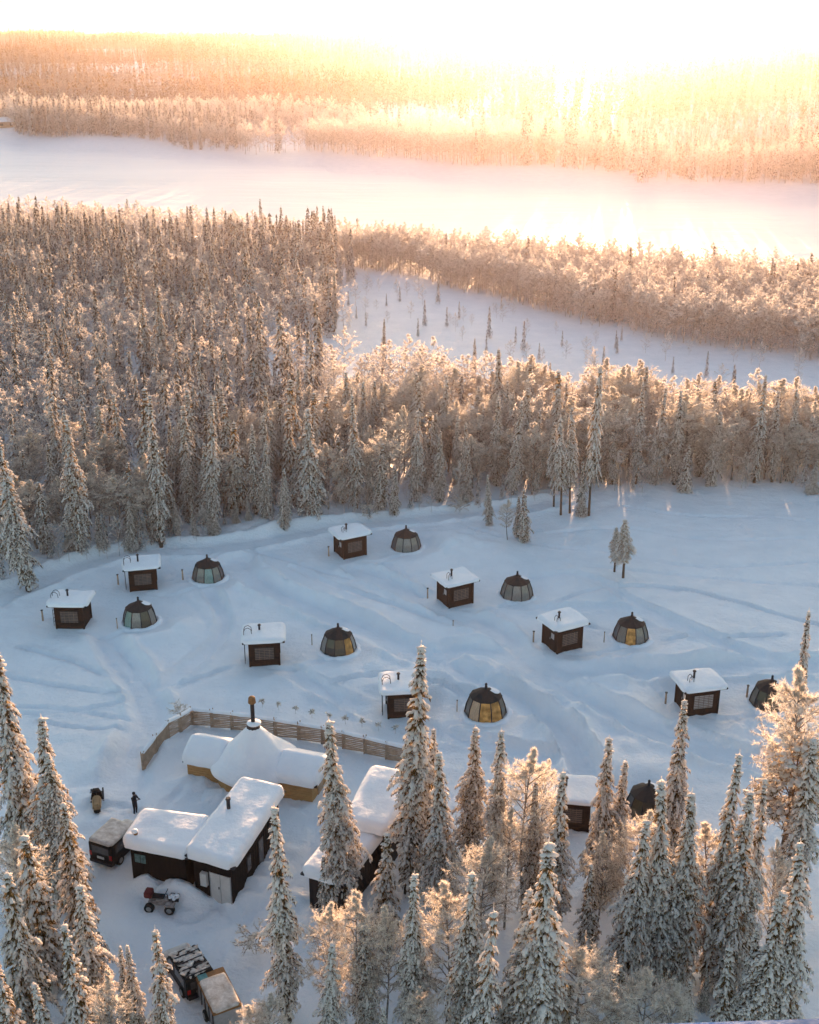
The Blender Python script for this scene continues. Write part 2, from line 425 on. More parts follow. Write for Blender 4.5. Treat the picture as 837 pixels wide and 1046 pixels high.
SPRUCE = []   # (H, R, trunk mesh, crown mesh)
for i, (H, Rr, cd) in enumerate([(14,1.25,True),(15,1.5,True),(13,1.45,True),(12,1.9,False),(11,2.3,False),(7,1.5,False),(16,1.15,True),(9,1.3,True)]):
    SPRUCE.append((H, Rr, trunk_mesh('spruce_trunk', H*.96, .012*H+.03, M['bark']), spruce_crown('spruce_crown', H, Rr, 0, .03 + .05*rng.random(), (1,.78,.9,.7)[i%4], cd, rime=(.14,.3,.2)[i%3])))
OPEN = []
for i, (H, Rr) in enumerate([(10,2.4),(7,1.7)]):
    OPEN.append((H, Rr, trunk_mesh('spruce_trunk', H*.96, .12, M['bark']), spruce_crown('spruce_crown', H, Rr, 0, .04, 1, False, rime=.15, openb=True)))
TALLBARE = []  # spruces with a bare lower stem
for i, (H, Rr) in enumerate([(12,1.3),(11,1.1)]):
    TALLBARE.append((H, Rr, trunk_mesh('spruce_trunk', H*.96, .15, M['bark']), spruce_crown('spruce_crown', H, Rr, 0, .3, 1, True, rime=.5)))
LONE = []
for h_, r_, tm_, cm_ in TALLBARE:
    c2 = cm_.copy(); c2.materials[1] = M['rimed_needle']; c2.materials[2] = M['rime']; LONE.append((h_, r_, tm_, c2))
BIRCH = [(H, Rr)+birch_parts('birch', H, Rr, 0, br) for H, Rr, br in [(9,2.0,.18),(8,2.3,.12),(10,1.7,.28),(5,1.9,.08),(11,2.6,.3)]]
PINE = [(H, Rr)+pine_parts('pine', H, Rr, br) for H, Rr, br in [(13,2.3,.5),(6,1.25,.42)]]
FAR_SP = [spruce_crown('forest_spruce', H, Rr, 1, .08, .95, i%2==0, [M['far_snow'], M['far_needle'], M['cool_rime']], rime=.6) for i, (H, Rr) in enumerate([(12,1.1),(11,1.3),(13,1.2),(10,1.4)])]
M['shaded_rime'] = leafy('shaded_rime_on_twigs', (.42,.37,.36), (.25,.22,.21), .3, .02)  # hill rime darkened in colour, standing in for its unlit backlit side
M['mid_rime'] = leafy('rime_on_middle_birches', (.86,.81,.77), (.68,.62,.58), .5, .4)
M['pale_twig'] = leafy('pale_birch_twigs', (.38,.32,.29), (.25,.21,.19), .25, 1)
M['shaded_snow'] = leafy('shaded_snow_on_branches', (.52,.49,.49), (.36,.33,.33), .2, .02)  # hill snow darkened likewise, backlit shade put into the colour
def merged_birch(nm, H, Rr, lod, bare):
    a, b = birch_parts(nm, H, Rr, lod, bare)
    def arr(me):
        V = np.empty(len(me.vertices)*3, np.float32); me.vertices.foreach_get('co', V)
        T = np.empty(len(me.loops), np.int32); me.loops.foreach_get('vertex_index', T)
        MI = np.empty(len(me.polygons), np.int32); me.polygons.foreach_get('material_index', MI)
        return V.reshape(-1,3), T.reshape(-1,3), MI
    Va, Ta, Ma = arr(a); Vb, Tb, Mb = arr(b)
    return mesh_np(nm, np.concatenate([Va,Vb]), np.concatenate([Ta, Tb+len(Va)]), np.concatenate([Ma, Mb+1]), [M['pale_bark'], M['mid_rime'] if lod < 2 else M['shaded_rime'], M['pale_twig']])
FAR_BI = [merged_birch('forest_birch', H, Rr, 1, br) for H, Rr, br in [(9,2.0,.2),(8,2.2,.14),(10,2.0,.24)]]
HILL_SP = [spruce_crown('hill_spruce', H, Rr, 2, .05, .8, True, [M['shaded_snow'], M['needle'], M['shaded_rime']], rime=.6) for H, Rr in [(12,1.6),(13,1.9),(11,1.7)]]
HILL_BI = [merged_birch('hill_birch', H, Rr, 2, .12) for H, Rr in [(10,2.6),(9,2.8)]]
# ------------------------------------------------------------------ objects, things, parts
def obj(name, me, parent=None, loc=None, rz=None):
    o = bpy.data.objects.new(name, me); C.objects.link(o)
    if parent is not None: o.parent = parent
    if loc is not None: o.location = loc
    if rz is not None: o.rotation_euler = (0, 0, rz)
    return o
def tag(o, label=None, cat=None, group=None, kind=None):
    if label: o['label'] = label
    if cat: o['category'] = cat
    if group: o['group'] = group
    if kind: o['kind'] = kind
    return o
def thing(name, label, cat, loc=(0,0,0), rz=0, group=None):
    o = bpy.data.objects.new(name, None); C.objects.link(o); o.location = loc; o.rotation_euler = (0, 0, rz)
    o.empty_display_size = .3
    return tag(o, label, cat, group)
def copy_tree(o, parent=None):
    c = o.copy(); C.objects.link(c); c.parent = parent
    for ch in list(o.children): copy_tree(ch, c)
    return c
class MB:
    def __init__(s): s.v = []; s.f = []; s.m = []
    def poly(s, pts, faces, mi=0):
        n = len(s.v); s.v += [tuple(p) for p in pts]; s.f += [tuple(i+n for i in f) for f in faces]; s.m += [mi]*len(faces); return s
    def box(s, x0, x1, y0, y1, z0, z1, mi=0, M_=None):
        p = [(x0,y0,z0),(x1,y0,z0),(x1,y1,z0),(x0,y1,z0),(x0,y0,z1),(x1,y0,z1),(x1,y1,z1),(x0,y1,z1)]
        if M_ is not None: p = [tuple(M_ @ Vector(q)) for q in p]
        return s.poly(p, [(3,2,1,0),(4,5,6,7),(0,1,5,4),(1,2,6,5),(2,3,7,6),(3,0,4,7)], mi)
    def prism(s, base, top, mi=0):
        n = len(base)
        return s.poly(list(base)+list(top), [tuple(range(n-1,-1,-1)), tuple(range(n, 2*n))]+[(i,(i+1)%n,n+(i+1)%n,n+i) for i in range(n)], mi)
    def cyl(s, p0, p1, r0, r1=None, n=12, mi=0):
        r1 = r0 if r1 is None else r1
        p0 = Vector(p0); p1 = Vector(p1); d = (p1-p0).normalized()
        a = d.orthogonal().normalized(); b = d.cross(a)
        A = [p0+(a*math.cos(t)+b*math.sin(t))*r0 for t in [6.28318*i/n for i in range(n)]]
        B = [p1+(a*math.cos(t)+b*math.sin(t))*r1 for t in [6.28318*i/n for i in range(n)]]
        return s.prism(A, B, mi)
    def path(s, pts, r, n=8, mi=0):
        for a, b in zip(pts[:-1], pts[1:]): s.cyl(a, b, r, r, n, mi)
        return s
    def ball(s, c, r, mi=0, sq=(1,1,1), n=10):
        V = []; Fc = []
        for i in range(n+1):
            th = math.pi*i/n
            for j in range(n*2):
                ph = math.pi*j/n
                V.append((c[0]+r*sq[0]*math.sin(th)*math.cos(ph), c[1]+r*sq[1]*math.sin(th)*math.sin(ph), c[2]+r*sq[2]*math.cos(th)))
        for i in range(n):
            for j in range(n*2):
                a = i*n*2+j; b = i*n*2+(j+1)%(n*2)
                Fc.append((a, a+n*2, b+n*2, b))
        return s.poly(V, Fc, mi)
    def build(s, name, mats, parent=None, smooth=False, bevel=0):
        me = bpy.data.meshes.new(name); me.from_pydata(s.v, [], s.f)
        mats = mats if isinstance(mats, list) else [mats]
        for m in mats: me.materials.append(m)
        me.polygons.foreach_set('material_index', s.m)
        if bevel:
            import bmesh
            bm = bmesh.new(); bm.from_mesh(me)
            bmesh.ops.recalc_face_normals(bm, faces=bm.faces)
            bmesh.ops.bevel(bm, geom=list(bm.edges), offset=bevel, segments=2, affect='EDGES', clamp_overlap=True)
            bm.to_mesh(me); bm.free()
        if smooth: me.polygons.foreach_set('use_smooth', [True]*len(me.polygons))
        me.update(); return obj(name, me, parent)
def snow_slab(name, quad, t, parent, r=.35, n=26, seed=0, mat=None, wob=.05, bulge=.06, fn=None):
    """soft snow lying on a sloping roof: quad = four 3-D corners (anticlockwise)"""
    q = [np.array(p, float) for p in quad]
    e1 = np.linalg.norm(q[1]-q[0]); e2 = np.linalg.norm(q[3]-q[0])
    u = np.linspace(0, 1, n+1); e = .5-.5*np.cos(u*np.pi); e = e*.6+u*.4
    U, W = np.meshgrid(e, e, indexing='ij')
    P = (q[0][None,None]*((1-U)*(1-W))[...,None] + q[1]*((U)*(1-W))[...,None] + q[2]*(U*W)[...,None] + q[3]*((1-U)*W)[...,None])
    dx = np.minimum(U, 1-U)*e1; dy = np.minimum(W, 1-W)*e2
    rr = min(r, min(e1, e2)*.5)
    a = 1-np.clip(dx/rr, 0, 1); b = 1-np.clip(dy/rr, 0, 1)
    d = np.clip(1-np.sqrt(a*a+b*b), 0, 1)
    h = t*np.sqrt(np.clip(1-(1-d)**2, 0, 1))
    rim = np.minimum(dx, dy) < 1e-6
    top = P.copy()
    cen = P.mean((0,1))
    # round the corners in plan
    cor = np.clip((a+b-1.0), 0, 1)[...,None]
    top = top + (cen-top)*cor*.09
    nz = wob*(fbm(P[...,0]*.45+seed, P[...,1]*.45, seed, 3)*1.2)
    top[...,2] += h + nz*(h > .02) - bulge*rim
    side = (P-cen); side[...,2] = 0; side /= np.linalg.norm(side, axis=2, keepdims=True)+1e-9
    edge = np.exp(-(np.minimum(dx, dy)/.12)**2)[...,None]
    top += side*edge*(.05+.07*vnoise(P[...,0]*2+seed, P[...,1]*2, seed))[...,None]
    if fn is not None: top[...,2] += fn(U, W)
    bot = top.copy(); bot[...,2] = np.minimum(P[...,2]+.004, top[...,2]-.003)
    m = n+1; V = np.concatenate([top.reshape(-1,3), bot.reshape(-1,3)]); T = []
    for i in range(n):
        for j in range(n):
            k = i*m+j; T.append((k, k+m, k+m+1, k+1)); T.append((k+m*m, k+1+m*m, k+m+1+m*m, k+m+m*m))
    def rimf(idx):
        for x0, x1 in zip(idx[:-1], idx[1:]): T.append((x1, x0, x0+m*m, x1+m*m))
    rimf([j for j in range(m)][::-1]); rimf([i*m+n for i in range(m)][::-1]); rimf([n*m+j for j in range(m)]); rimf([i*m for i in range(m)])
    me = mesh_np(name, V, np.array(T), None, [mat or M['cap_snow']], np.ones(len(T)))
    return obj(name, me, parent)

M['dark_wood'] = std('dark_stained_boards', (.034,.019,.014), (.019,.011,.009), .88, 3, .01, 12, stretch=(6,6,.6))
M['black_wood'] = std('black_boards', (.008,.006,.006), (.004,.003,.003), .9, 3, .012, 14, stretch=(7,7,.5))
M['pale_wood'] = std('pale_logs', (.50,.29,.12), (.36,.2,.08), .7, 2.5, .02, 8, stretch=(.6,.6,7))
M['grey_wood'] = std('weathered_rails', (.50,.36,.26), (.30,.21,.15), .85, 3, .02, 10)
M['metal_dark'] = std('dark_metal', (.04,.04,.045), (.025,.025,.03), .45, 5, metal=.4)
M['metal_grey'] = std('grey_metal', (.33,.33,.34), (.25,.25,.26), .5, 5, metal=.5)
M['rust'] = std('rusted_metal', (.30,.15,.06), (.18,.09,.04), .8, 9)
M['hut_roof'] = std('roofing_felt', (.035,.031,.03), (.02,.018,.018), .8, 5)
M['pane_dark'] = std('dark_window', (.09,.08,.075), (.05,.045,.045), .12, 2, spec=.6)
M['pane_pale'] = std('pale_window', (.42,.40,.40), (.30,.28,.28), .25, 3, spec=.5)
M['slat'] = std('window_slats', (.19,.13,.10), (.12,.08,.06), .7, 4)
M['white_paint'] = std('pale_grey_paint', (.55,.54,.53), (.45,.44,.43), .6, 2)
def curtain(name, c):
    m, nt, out = new_mat(name)
    p = nt.nodes.new('ShaderNodeBsdfPrincipled'); p.inputs['Roughness'].default_value = .5
    p.inputs['Coat Weight'].default_value = .8; p.inputs['Coat Roughness'].default_value = .06
    nt.links.new(ramp(nt, noise(nt, 3, 3, stretch=(5,5,.7)), [(.3, tuple(v*.6 for v in c)), (.7, c)]), p.inputs['Base Color'])
    nt.links.new(p.outputs[0], out.inputs[0]); return m
M['glass_olive'] = curtain('olive_glass', (.085,.07,.035))
M['glass_grey'] = curtain('grey_glass', (.24,.22,.19))
M['glass_beige'] = curtain('beige_curtain_glass', (.60,.40,.24))
M['glass_teal'] = curtain('teal_glass', (.22,.34,.30))
M['glass_dark'] = curtain('dark_glass', (.022,.018,.014))
M['glass_lit'] = std('lamp_lit_glass', (.3,.17,.05), (.12,.07,.02), .4, 3)
def lit_nodes(m):
    nt = m.node_tree; p = [n for n in nt.nodes if n.type == 'BSDF_PRINCIPLED'][0]
    nt.links.new(ramp(nt, noise(nt, 3.2, 3, stretch=(1,1,.8)), [(.40, (.10,.05,.014)), (.72, (1,.60,.22))]), p.inputs['Emission Color'])
    p.inputs['Emission Strength'].default_value = .07
lit_nodes(M['glass_lit'])

# ------------------------------------------------------------------ the spots of huts and buildings (pixels of the photograph)
HUTS = [ # base pixel, turn, label
 (76,635,-2,'dark brown snow-roofed cabin, leftmost of the row, ladder at its side'),
 (147,597,12,'dark brown snow-roofed cabin near forest, between two glass igloos on the upper path'),
 (358,564,28,'small brown cabin closest to the forest edge, beside the farthest glass igloo'),
 (271,673,6,'dark cabin with ladder hoops, just beyond the tent-shaped log hut and fence'),
 (465,613,27,'brown cabin with flat snowy roof in the middle of the snowfield'),
 (574,660,27,'brown cabin on trampled snow, nearest to the igloo with one orange lit pane'),
 (711,722,12,'brown cabin with big pale window and wide snow roof behind a spruce tip'),
 (412,725,5,'dark cabin with ladder, half hidden behind the tallest spruce'),
 (582,836,-8,'dark cabin half hidden behind two slim spruces, nearest the front trees')]
IGLOOS = [ # base pixel, turn, panel colours starting at the panel facing the camera, label
 (143,633,0,'gogtd','glass igloo with beige and teal curtained panes beside the leftmost cabin'),
 (213,590,12,'tgdgo','glass igloo with pale grey panes on the upper path next to the second cabin'),
 (415,557,5,'ggogd','small glass igloo with pale front pane, farthest one near the forest'),
 (346,664,8,'olgdg','glass igloo with a yellow lit curtain between two front panes in the mid snowfield'),
 (528,607,-5,'ggogo','glass igloo with grey panes right of the middle cabin'),
 (644,653,-10,'lgogd','glass igloo with one round orange lit pane, standing alone on pale snow'),
 (496,728,-4,'llobo','large glass igloo with dark roof and amber olive panes behind two spruce tips'),
 (786,718,-12,'ogbdo','dark glass igloo half behind the large frosted birch'),
 (661,826,-8,'ddood','dark glass igloo with snow on one roof side, peeping above golden birch tops')]
for px, py, *_ in HUTS:
    x, y = gp(px, py); PADS.append((x, y, 1.9, 0.0))
for px, py, *_ in IGLOOS:
    x, y = gp(px, py); PADS.append((x, y, 2.0, 0.0))
PADS += [(*gp(180,868),6.2,0.0), (*gp(245,850),5.5,0.0), (*gp(258,795),6,0.0), (*gp(350,860),5.2,0.0), (*gp(385,835),4,0.0), (*gp(126,868),2.6,0.0),
         (*gp(165,925),2.3,0.0), (*gp(98,823),1.5,0.0), (*gp(138,828),1.0,0.0), (*gp(192,1000),3,0.0), (*gp(225,1035),3,0.0)]
PADS = [(x, y, r, float(height(np.array([x]), np.array([y]), False)[0])) for x, y, r, _ in PADS]
# neighbouring pads share one level
def level(px, py):
    x, y = gp(px, py); return float(height(np.array([x]), np.array([y]), False)[0])
ZB = level(250, 840)
PADS = [(x, y, r, ZB if (px_ := i) >= len(HUTS)+len(IGLOOS) else zz) for i, (x, y, r, zz) in enumerate(PADS)]

for (hx, hy, *_), (ix_, iy_, *_2) in zip([HUTS[0],HUTS[1],HUTS[2],HUTS[3],HUTS[4],HUTS[5],HUTS[6],HUTS[7],HUTS[8]], [IGLOOS[0],IGLOOS[1],IGLOOS[2],IGLOOS[3],IGLOOS[4],IGLOOS[5],IGLOOS[7],IGLOOS[6],IGLOOS[8]]):
    A0 = gp(hx+8, hy+9); B0 = gp(ix_-4, iy_+8); m0 = ((A0[0]+B0[0])/2, (A0[1]+B0[1])/2-1.2)
    FOOT.append((smooth_line([A0, m0, B0]), 0)); FOOT.append((smooth_line([m0, (m0[0]+2.5, m0[1]-3), (m0[0]+4, m0[1]-7)]), 0))
for pts in ([(138,830),(150,850),(175,815),(200,800)],[(138,828),(115,822),(102,826)],[(166,930),(190,945),(222,925)],[(222,925),(250,945),(300,900),(330,840),(300,820)],[(205,1000),(235,960),(262,925)],[(138,826),(150,790),(146,765)]):
    FOOT.append((smooth_line([gp(*p) for p in pts]), 0))
# ------------------------------------------------------------------ terrain sheet
def axis(lo, hi, step, a, b, g=1.09):
    mid = list(np.arange(lo, hi+1e-6, step))
    up = []; s = step; v = mid[-1]
    while v < b: s *= g; v += s; up.append(v)
    dn = []; s = step; v = lo
    while v > a: s *= g; v -= s; dn.append(v)
    return np.array(dn[::-1]+mid+up)
ax = axis(-60, 62, .24, -3600, 3600); ay = axis(46, 138, .24, -400, 7200)
XX, YY = np.meshgrid(ax, ay, indexing='ij')
ZZ = height(XX.ravel(), YY.ravel()).reshape(XX.shape)
n0, n1 = XX.shape
idx = np.arange(n0*n1).reshape(n0, n1)
Q = np.stack([idx[:-1,:-1], idx[1:,:-1], idx[1:,1:], idx[:-1,1:]], -1).reshape(-1,4)
tag(obj('snowy_ground', mesh_np('snowy_ground', np.stack([XX, YY, ZZ], -1).reshape(-1,3), Q, None, [M['ground']], np.ones(len(Q)))), kind='structure')
# frozen river: wide ice sheet under windblown snow
rx = np.linspace(-2400, 2400, 121); RV = []; RF = []
for i, x in enumerate(rx): RV += [(x, float(near_bank(x))-4, -1.0), (x, float(far_bank(x))+4, -1.0)]
RF = [(2*i, 2*i+2, 2*i+3, 2*i+1) for i in range(120)]
def river_mat():
    m, nt, out = new_mat('river_snow')
    p = nt.nodes.new('ShaderNodeBsdfPrincipled'); p.inputs['Roughness'].default_value = .5
    nt.links.new(ramp(nt, noise(nt, .02, 6, stretch=(.35,1.4,1)), [(.3, (.70,.73,.78)), (.7, (.82,.83,.86))]), p.inputs['Base Color'])
    b = nt.nodes.new('ShaderNodeBump'); b.inputs['Distance'].default_value = .5
    nt.links.new(noise(nt, .12, 5, stretch=(.4,1.5,1)), b.inputs['Height']); nt.links.new(b.outputs[0], p.inputs['Normal'])
    nt.links.new(p.outputs[0], out.inputs[0]); return m
rv = bpy.data.meshes.new('frozen_river'); rv.from_pydata(RV, [], RF); rv.materials.append(river_mat())
tag(obj('frozen_river', rv), kind='structure')

# ------------------------------------------------------------------ cabins
def lbl_ladder(parent):
    f = MB()
    for y in (-.55, -.1):
        f.path([(-1.62,y,0),(-1.62,y,2.95),(-1.5,y,3.2),(-1.25,y,3.28),(-1.02,y,3.1),(-.98,y,2.72)], .025, 6)
    for k in range(7): f.cyl((-1.62,-.55,.35+.36*k), (-1.62,-.1,.35+.36*k), .018, n=6)
    return f.build('ladder', M['metal_dark'], parent)
def make_hut(ladder):
    t = thing('cabin', 'x', 'cabin', group='small dark cabins beside the glass igloos')
    b = MB().box(-1.2,1.2,-1.1,1.1,-.3,2.25)
    for x in (-1.21, 1.21):
        for y in (-1.11, 1.11): b.box(x-.07,x+.07,y-.07,y+.07,-.3,2.27)
    for k in range(9): b.box(-1.214,1.214,-1.114,1.114,.2+.22*k,.2+.22*k+.025)
    b.build('wall', M['dark_wood'], t)
    w = MB()
    for x0,x1,z0,z1 in ((-.85,.85,.52,.60),(-.85,.85,1.72,1.8),(-.85,-.77,.6,1.72),(.77,.85,.6,1.72)): w.box(x0,x1,-1.17,-1.118,z0,z1)
    wf = w.build('window', M['dark_wood'], t)
    MB().box(-.77,.77,-1.135,-1.12,.6,1.72).build('pane', M['pane_dark'], wf)
    s = MB()
    for k in range(7): s.box(-.77,.77,-1.155,-1.14,.66+.15*k,.66+.15*k+.05)
    for k in range(3): s.box(-.4+.4*k-.02,-.4+.4*k+.02,-1.162,-1.156,.6,1.72)
    s.build('slats', M['slat'], wf)
    d = MB().box(-1.25,-1.217,-.8,.0,.0,1.95).build('door', M['dark_wood'], t)
    MB().box(-1.262,-1.252,-.62,-.2,1.1,1.6).build('pane', M['pane_pale'], d)
    MB().cyl((-1.29,-.08,.95),(-1.29,-.08,1.15),.02,n=6).build('handle', M['metal_grey'], d)
    r = MB().box(-1.75,1.7,-1.55,1.5,2.27,2.40).build('roof', M['hut_roof'], t)
    snow_slab('snow_cap', [(-1.8,-1.6,2.402),(1.75,-1.6,2.402),(1.75,1.55,2.402),(-1.8,1.55,2.402)], .34, r, .3, 22, 3)
    ch = MB().cyl((-.35,.1,2.3),(-.35,.1,3.15),.085,n=12).build('chimney', M['metal_dark'], t)
    MB().cyl((-.35,.1,3.15),(-.35,.1,3.25),.15,.10,n=12).build('cap', M['metal_dark'], ch)
    if ladder: lbl_ladder(t)
    else:
        f = MB()
        for y in (-.55, -.2): f.path([(-1.0,y,2.5),(-1.0,y,3.0),(-.85,y,3.15),(-.68,y,3.0),(-.65,y,2.6)], .022, 6)
        f.cyl((-.85,-.55,3.15),(-.85,-.2,3.15),.02,n=6)
        f.build('roof_rail', M['metal_dark'], t)
    return t
rnd0 = random.Random(12)
hutA, hutB = make_hut(True), make_hut(False)
usedA = usedB = False
for i, (px, py, rz, lab) in enumerate(HUTS):
    lad = i in (0,1,3,7)
    if lad: o = copy_tree(hutA) if usedA else hutA; usedA = True
    else: o = copy_tree(hutB) if usedB else hutB; usedB = True
    x, y = gp(px, py); o.location = (x, y, PADS[i][3]); o.rotation_euler = (0, 0, R(rz)); o['label'] = lab
    rt = [ch for ch in o.children if ch.name.startswith('roof') and not ch.name.startswith('roof_rail')][0]
    cap = [ch for ch in rt.children][0]; th = rnd0.uniform(.15, .34); dx_ = rnd0.uniform(-.05, .08)
    tmp = snow_slab('snow_cap', [(-1.8-dx_,-1.62,2.402),(1.74+dx_,-1.6,2.402),(1.76,1.56,2.402),(-1.8,1.55+dx_,2.402)], th, None, rnd0.uniform(.22,.45), 24, 11+i*3, wob=.16, bulge=.05)
    cap.data = tmp.data; bpy.data.objects.remove(tmp)
    if i == 6:
        for ch in o.children:
            if ch.name.startswith('window'):
                for g in ch.children:
                    if g.name.startswith('pane'): g.data = g.data.copy(); g.data.materials.clear(); g.data.materials.append(M['pane_pale'])

# ------------------------------------------------------------------ glass igloos
GL = {'g':'glass_grey','o':'glass_olive','t':'glass_teal','b':'glass_beige','d':'glass_dark','l':'glass_lit'}
def make_igloo(cols, seed):
    t = thing('glass_igloo', 'x', 'glass igloo', group='glass igloos on the snowfield')
    n = 10; Rb, Rm, Rt = 1.7, 1.5, 1.22; z1, z2 = .75, 1.45
    def P(r, a, z): return (r*math.sin(a), -r*math.cos(a), z)
    fr = MB()
    for k in range(n):
        a = (k-.5)*2*math.pi/n; a2 = (k+.5)*2*math.pi/n
        fr.path([P(Rb+.02,a,-.25), P(Rm+.02,a,z1), P(Rt+.02,a,z2)], .05, 6)
        fr.cyl(P(Rt+.02,a,z2), P(Rt+.02,a2,z2), .035, n=6)
    fr.build('frame', M['metal_dark'], t)
    for k in range(n):
        a = (k-.5)*2*math.pi/n+.012; a2 = (k+.5)*2*math.pi/n-.012
        c = cols[k] if k < 3 else (cols[3] if k == n-1 else cols[4] if k == n-2 else 'od'[k%2])
        q = MB(); 
        o_ = [P(Rb,a,-.25),P(Rb,a2,-.25),P(Rm,a2,z1),P(Rm,a,z1),P(Rt,a2,z2),P(Rt,a,z2)]
        i_ = [(v[0]*.975, v[1]*.975, v[2]) for v in o_]
        q.poly(o_+i_, [(0,1,2,3),(3,2,4,5),(9,8,7,6),(11,10,8,9),(0,3,9,6),(3,5,11,9),(1,7,8,2),(2,8,10,4),(5,4,10,11),(0,6,7,1)])
        q.build('glass_pane', M[GL[c]], t)
    r = MB(); ring = [P(Rt+.10,(k-.5)*2*math.pi/n,z2+.02) for k in range(n)]; ring2 = [P(.16,(k-.5)*2*math.pi/n,z2+.62) for k in range(n)]
    r.prism(ring, ring2); rf = r.build('roof', M['hut_roof'], t)
    # snow lying on the far side of the roof
    s = Tri(); V = []; T = []
    A_ = np.linspace(R(60), R(215), 15); rr = np.linspace(.1, 1, 7)
    for i_, a in enumerate(A_):
        for j_, u in enumerate(rr):
            e = math.sin(i_/14*math.pi)**.6; rad = (.35+(Rt-.3)*u*e)
            zc = z2+.62-(rad-.16)/(Rt-.06)*.6
            V.append(P(rad, a, zc+.03+.055*e*(1-abs(2*u-1)**3)+.015*rng.random()))
    for i_ in range(14):
        for j_ in range(6):
            k = i_*7+j_; T += [(k,k+7,k+8),(k,k+8,k+1)]
    s.add(V, T, 0, True); obj('snow_patch', s.mesh('snow_patch', [M['cap_snow']]), rf)
    v = MB().cyl((0,0,z2+.5),(0,0,z2+.92),.15,.09,10).ball((0,0,z2+.97),.11,n=5)
    v.build('roof_vent', M['metal_dark'], t)
    b = MB()
    V = []; T = []; kk = 48; pr = [(1.55,-.1),(1.72,.10),(1.86,.12),(2.05,.05),(2.3,-.12)]
    for j_ in range(kk):
        a = 6.28318*j_/kk; nz = float(fbm(np.array([math.cos(a)*3+seed*5]), np.array([math.sin(a)*3]), 8, 3)[0])
        for r_, z_ in pr: V.append(((r_+.06*nz)*math.sin(a), -(r_+.06*nz)*math.cos(a), z_+.16*nz*(z_ > 0)))
    for j_ in range(kk):
        for i_ in range(4): T.append((j_*5+i_, ((j_+1)%kk)*5+i_, ((j_+1)%kk)*5+i_+1, j_*5+i_+1))
    obj('snow_skirt', mesh_np('snow_skirt', V, np.array(T), None, [M['cap_snow']], np.ones(len(T))), t)
    return t
    k = 22; aa = rng.random(k)*6.28
    clumps(m, np.stack([1.78*np.sin(aa), -1.78*np.cos(aa), np.full(k,.02)],1), np.stack([np.cos(aa),np.sin(aa),0*aa],1), .22+.2*rng.random(k), .14+.12*rng.random(k), .1+.10*rng.random(k), 0)
    obj('snow_skirt', m.mesh('snow_skirt', [M['cap_snow']]), t)
    return t
for i, (px, py, rz, cols, lab) in enumerate(IGLOOS):
    o = make_igloo(cols, i); x, y = gp(px, py); o.location = (x, y, PADS[len(HUTS)+i][3]); o.rotation_euler = (0,0,R(rz)); o['label'] = lab
    o.scale = (.96,.96,1.02) if i == 6 else (.91,.91,.97)

# little marker posts beside the huts
def make_post():
    t = thing('marker_post', 'x', 'post', group='marker posts beside the cabins')
    MB().prism([(-.07,-.07,-.2),(.07,-.07,-.2),(.07,.07,-.2),(-.07,.07,-.2)], [(-.06,-.06,1),(.06,-.06,1),(.06,.06,1),(-.06,.06,1)]).build('post', M['grey_wood'], t, bevel=.01)
    MB().box(-.1,.1,-.1,.1,1.003,1.06).build('lamp_cap', M['metal_dark'], t, bevel=.015)
    return t
POSTS = [(44,633,'short dark marker post left of the leftmost cabin'),(121,596,'short dark marker post left of the cabin on the upper path'),
 (336,567,'short marker post left of the cabin closest to the forest'),(437,609,'short pale marker post left of the middle snowfield cabin'),
 (545,656,'short dark marker post left of the cabin near the orange lit igloo'),(617,658,'thin marker post between that orange lit igloo and its cabin'),
 (680,718,'short pale marker post left of the cabin with big pale window'),(467,727,'thin marker post left of the large amber igloo'),
 (120,640,'thin marker post left of the beige curtained igloo'),(763,712,'small post with snow tuft left of the igloo behind the birch'),
 (187,592,'low marker post with snow left of the igloo on the upper path'),(319,660,'thin marker post left of the yellow lit igloo'),(463,640,'tiny marker stake on open snow below the middle cabin')]
p0 = make_post()
for i, (px, py, lab) in enumerate(POSTS):
    o = p0 if i == 0 else copy_tree(p0); x, y = gp(px, py); o.location = (x, y, hz(x, y)); o['label'] = lab
    if 'thin' in lab: o.scale = (.55,.55,.95)
    if 'tiny' in lab: o.scale = (.6,.6,.5)
t = thing('snow_capped_post', 'thick grey stump post with round snow cap on the open snow beyond the front trees', 'post', (*gp(789,768), hz(*gp(789,768))))
MB().cyl((0,0,-.3),(0,0,.85),.27,.25,12).build('stump', M['metal_grey'], t, bevel=.01)
MB().ball((0,0,.98),.34,sq=(1,1,.62)).build('snow_cap', M['cap_snow'], t, smooth=True)

# ------------------------------------------------------------------ log hut with tent-shaped roof
kx, ky = gp(262, 796)
KR = R(-17)
t = thing('log_hut', 'pale log hut with pointed tent-shaped snow roof, two side wings and a tall chimney', 'hut', (kx, ky, ZB), KR)
def octo(r, z, n=8, ph=.5): return [(r*math.cos((k+ph)*2*math.pi/n), r*math.sin((k+ph)*2*math.pi/n), z) for k in range(n)]
b = MB().prism(octo(2.75,-.3), octo(2.75,1.45))
for k in range(6): b.prism(octo(2.775,.1+.2*k), octo(2.775,.1+.2*k+.16))
b.build('wall', M['pale_wood'], t)
w = MB().box(-4.5,-2.3,-1.35,1.35,-.3,1.5)
for k in range(7): w.box(-4.53,-2.31,-1.38,1.38,.1+.19*k,.1+.19*k+.15)
w.build('wing_wall', M['pale_wood'], t)
w = MB().box(2.3,4.75,-1.5,1.5,-.3,1.5)
for k in range(7): w.box(2.31,4.78,-1.53,1.53,.1+.19*k,.1+.19*k+.15)
w.prism([(4.55,-1.5,1.5),(4.75,-1.5,1.5),(4.75,1.5,1.5),(4.55,1.5,1.5)], [(4.55,-.05,2.35),(4.75,-.05,2.35),(4.75,.05,2.35),(4.55,.05,2.35)])
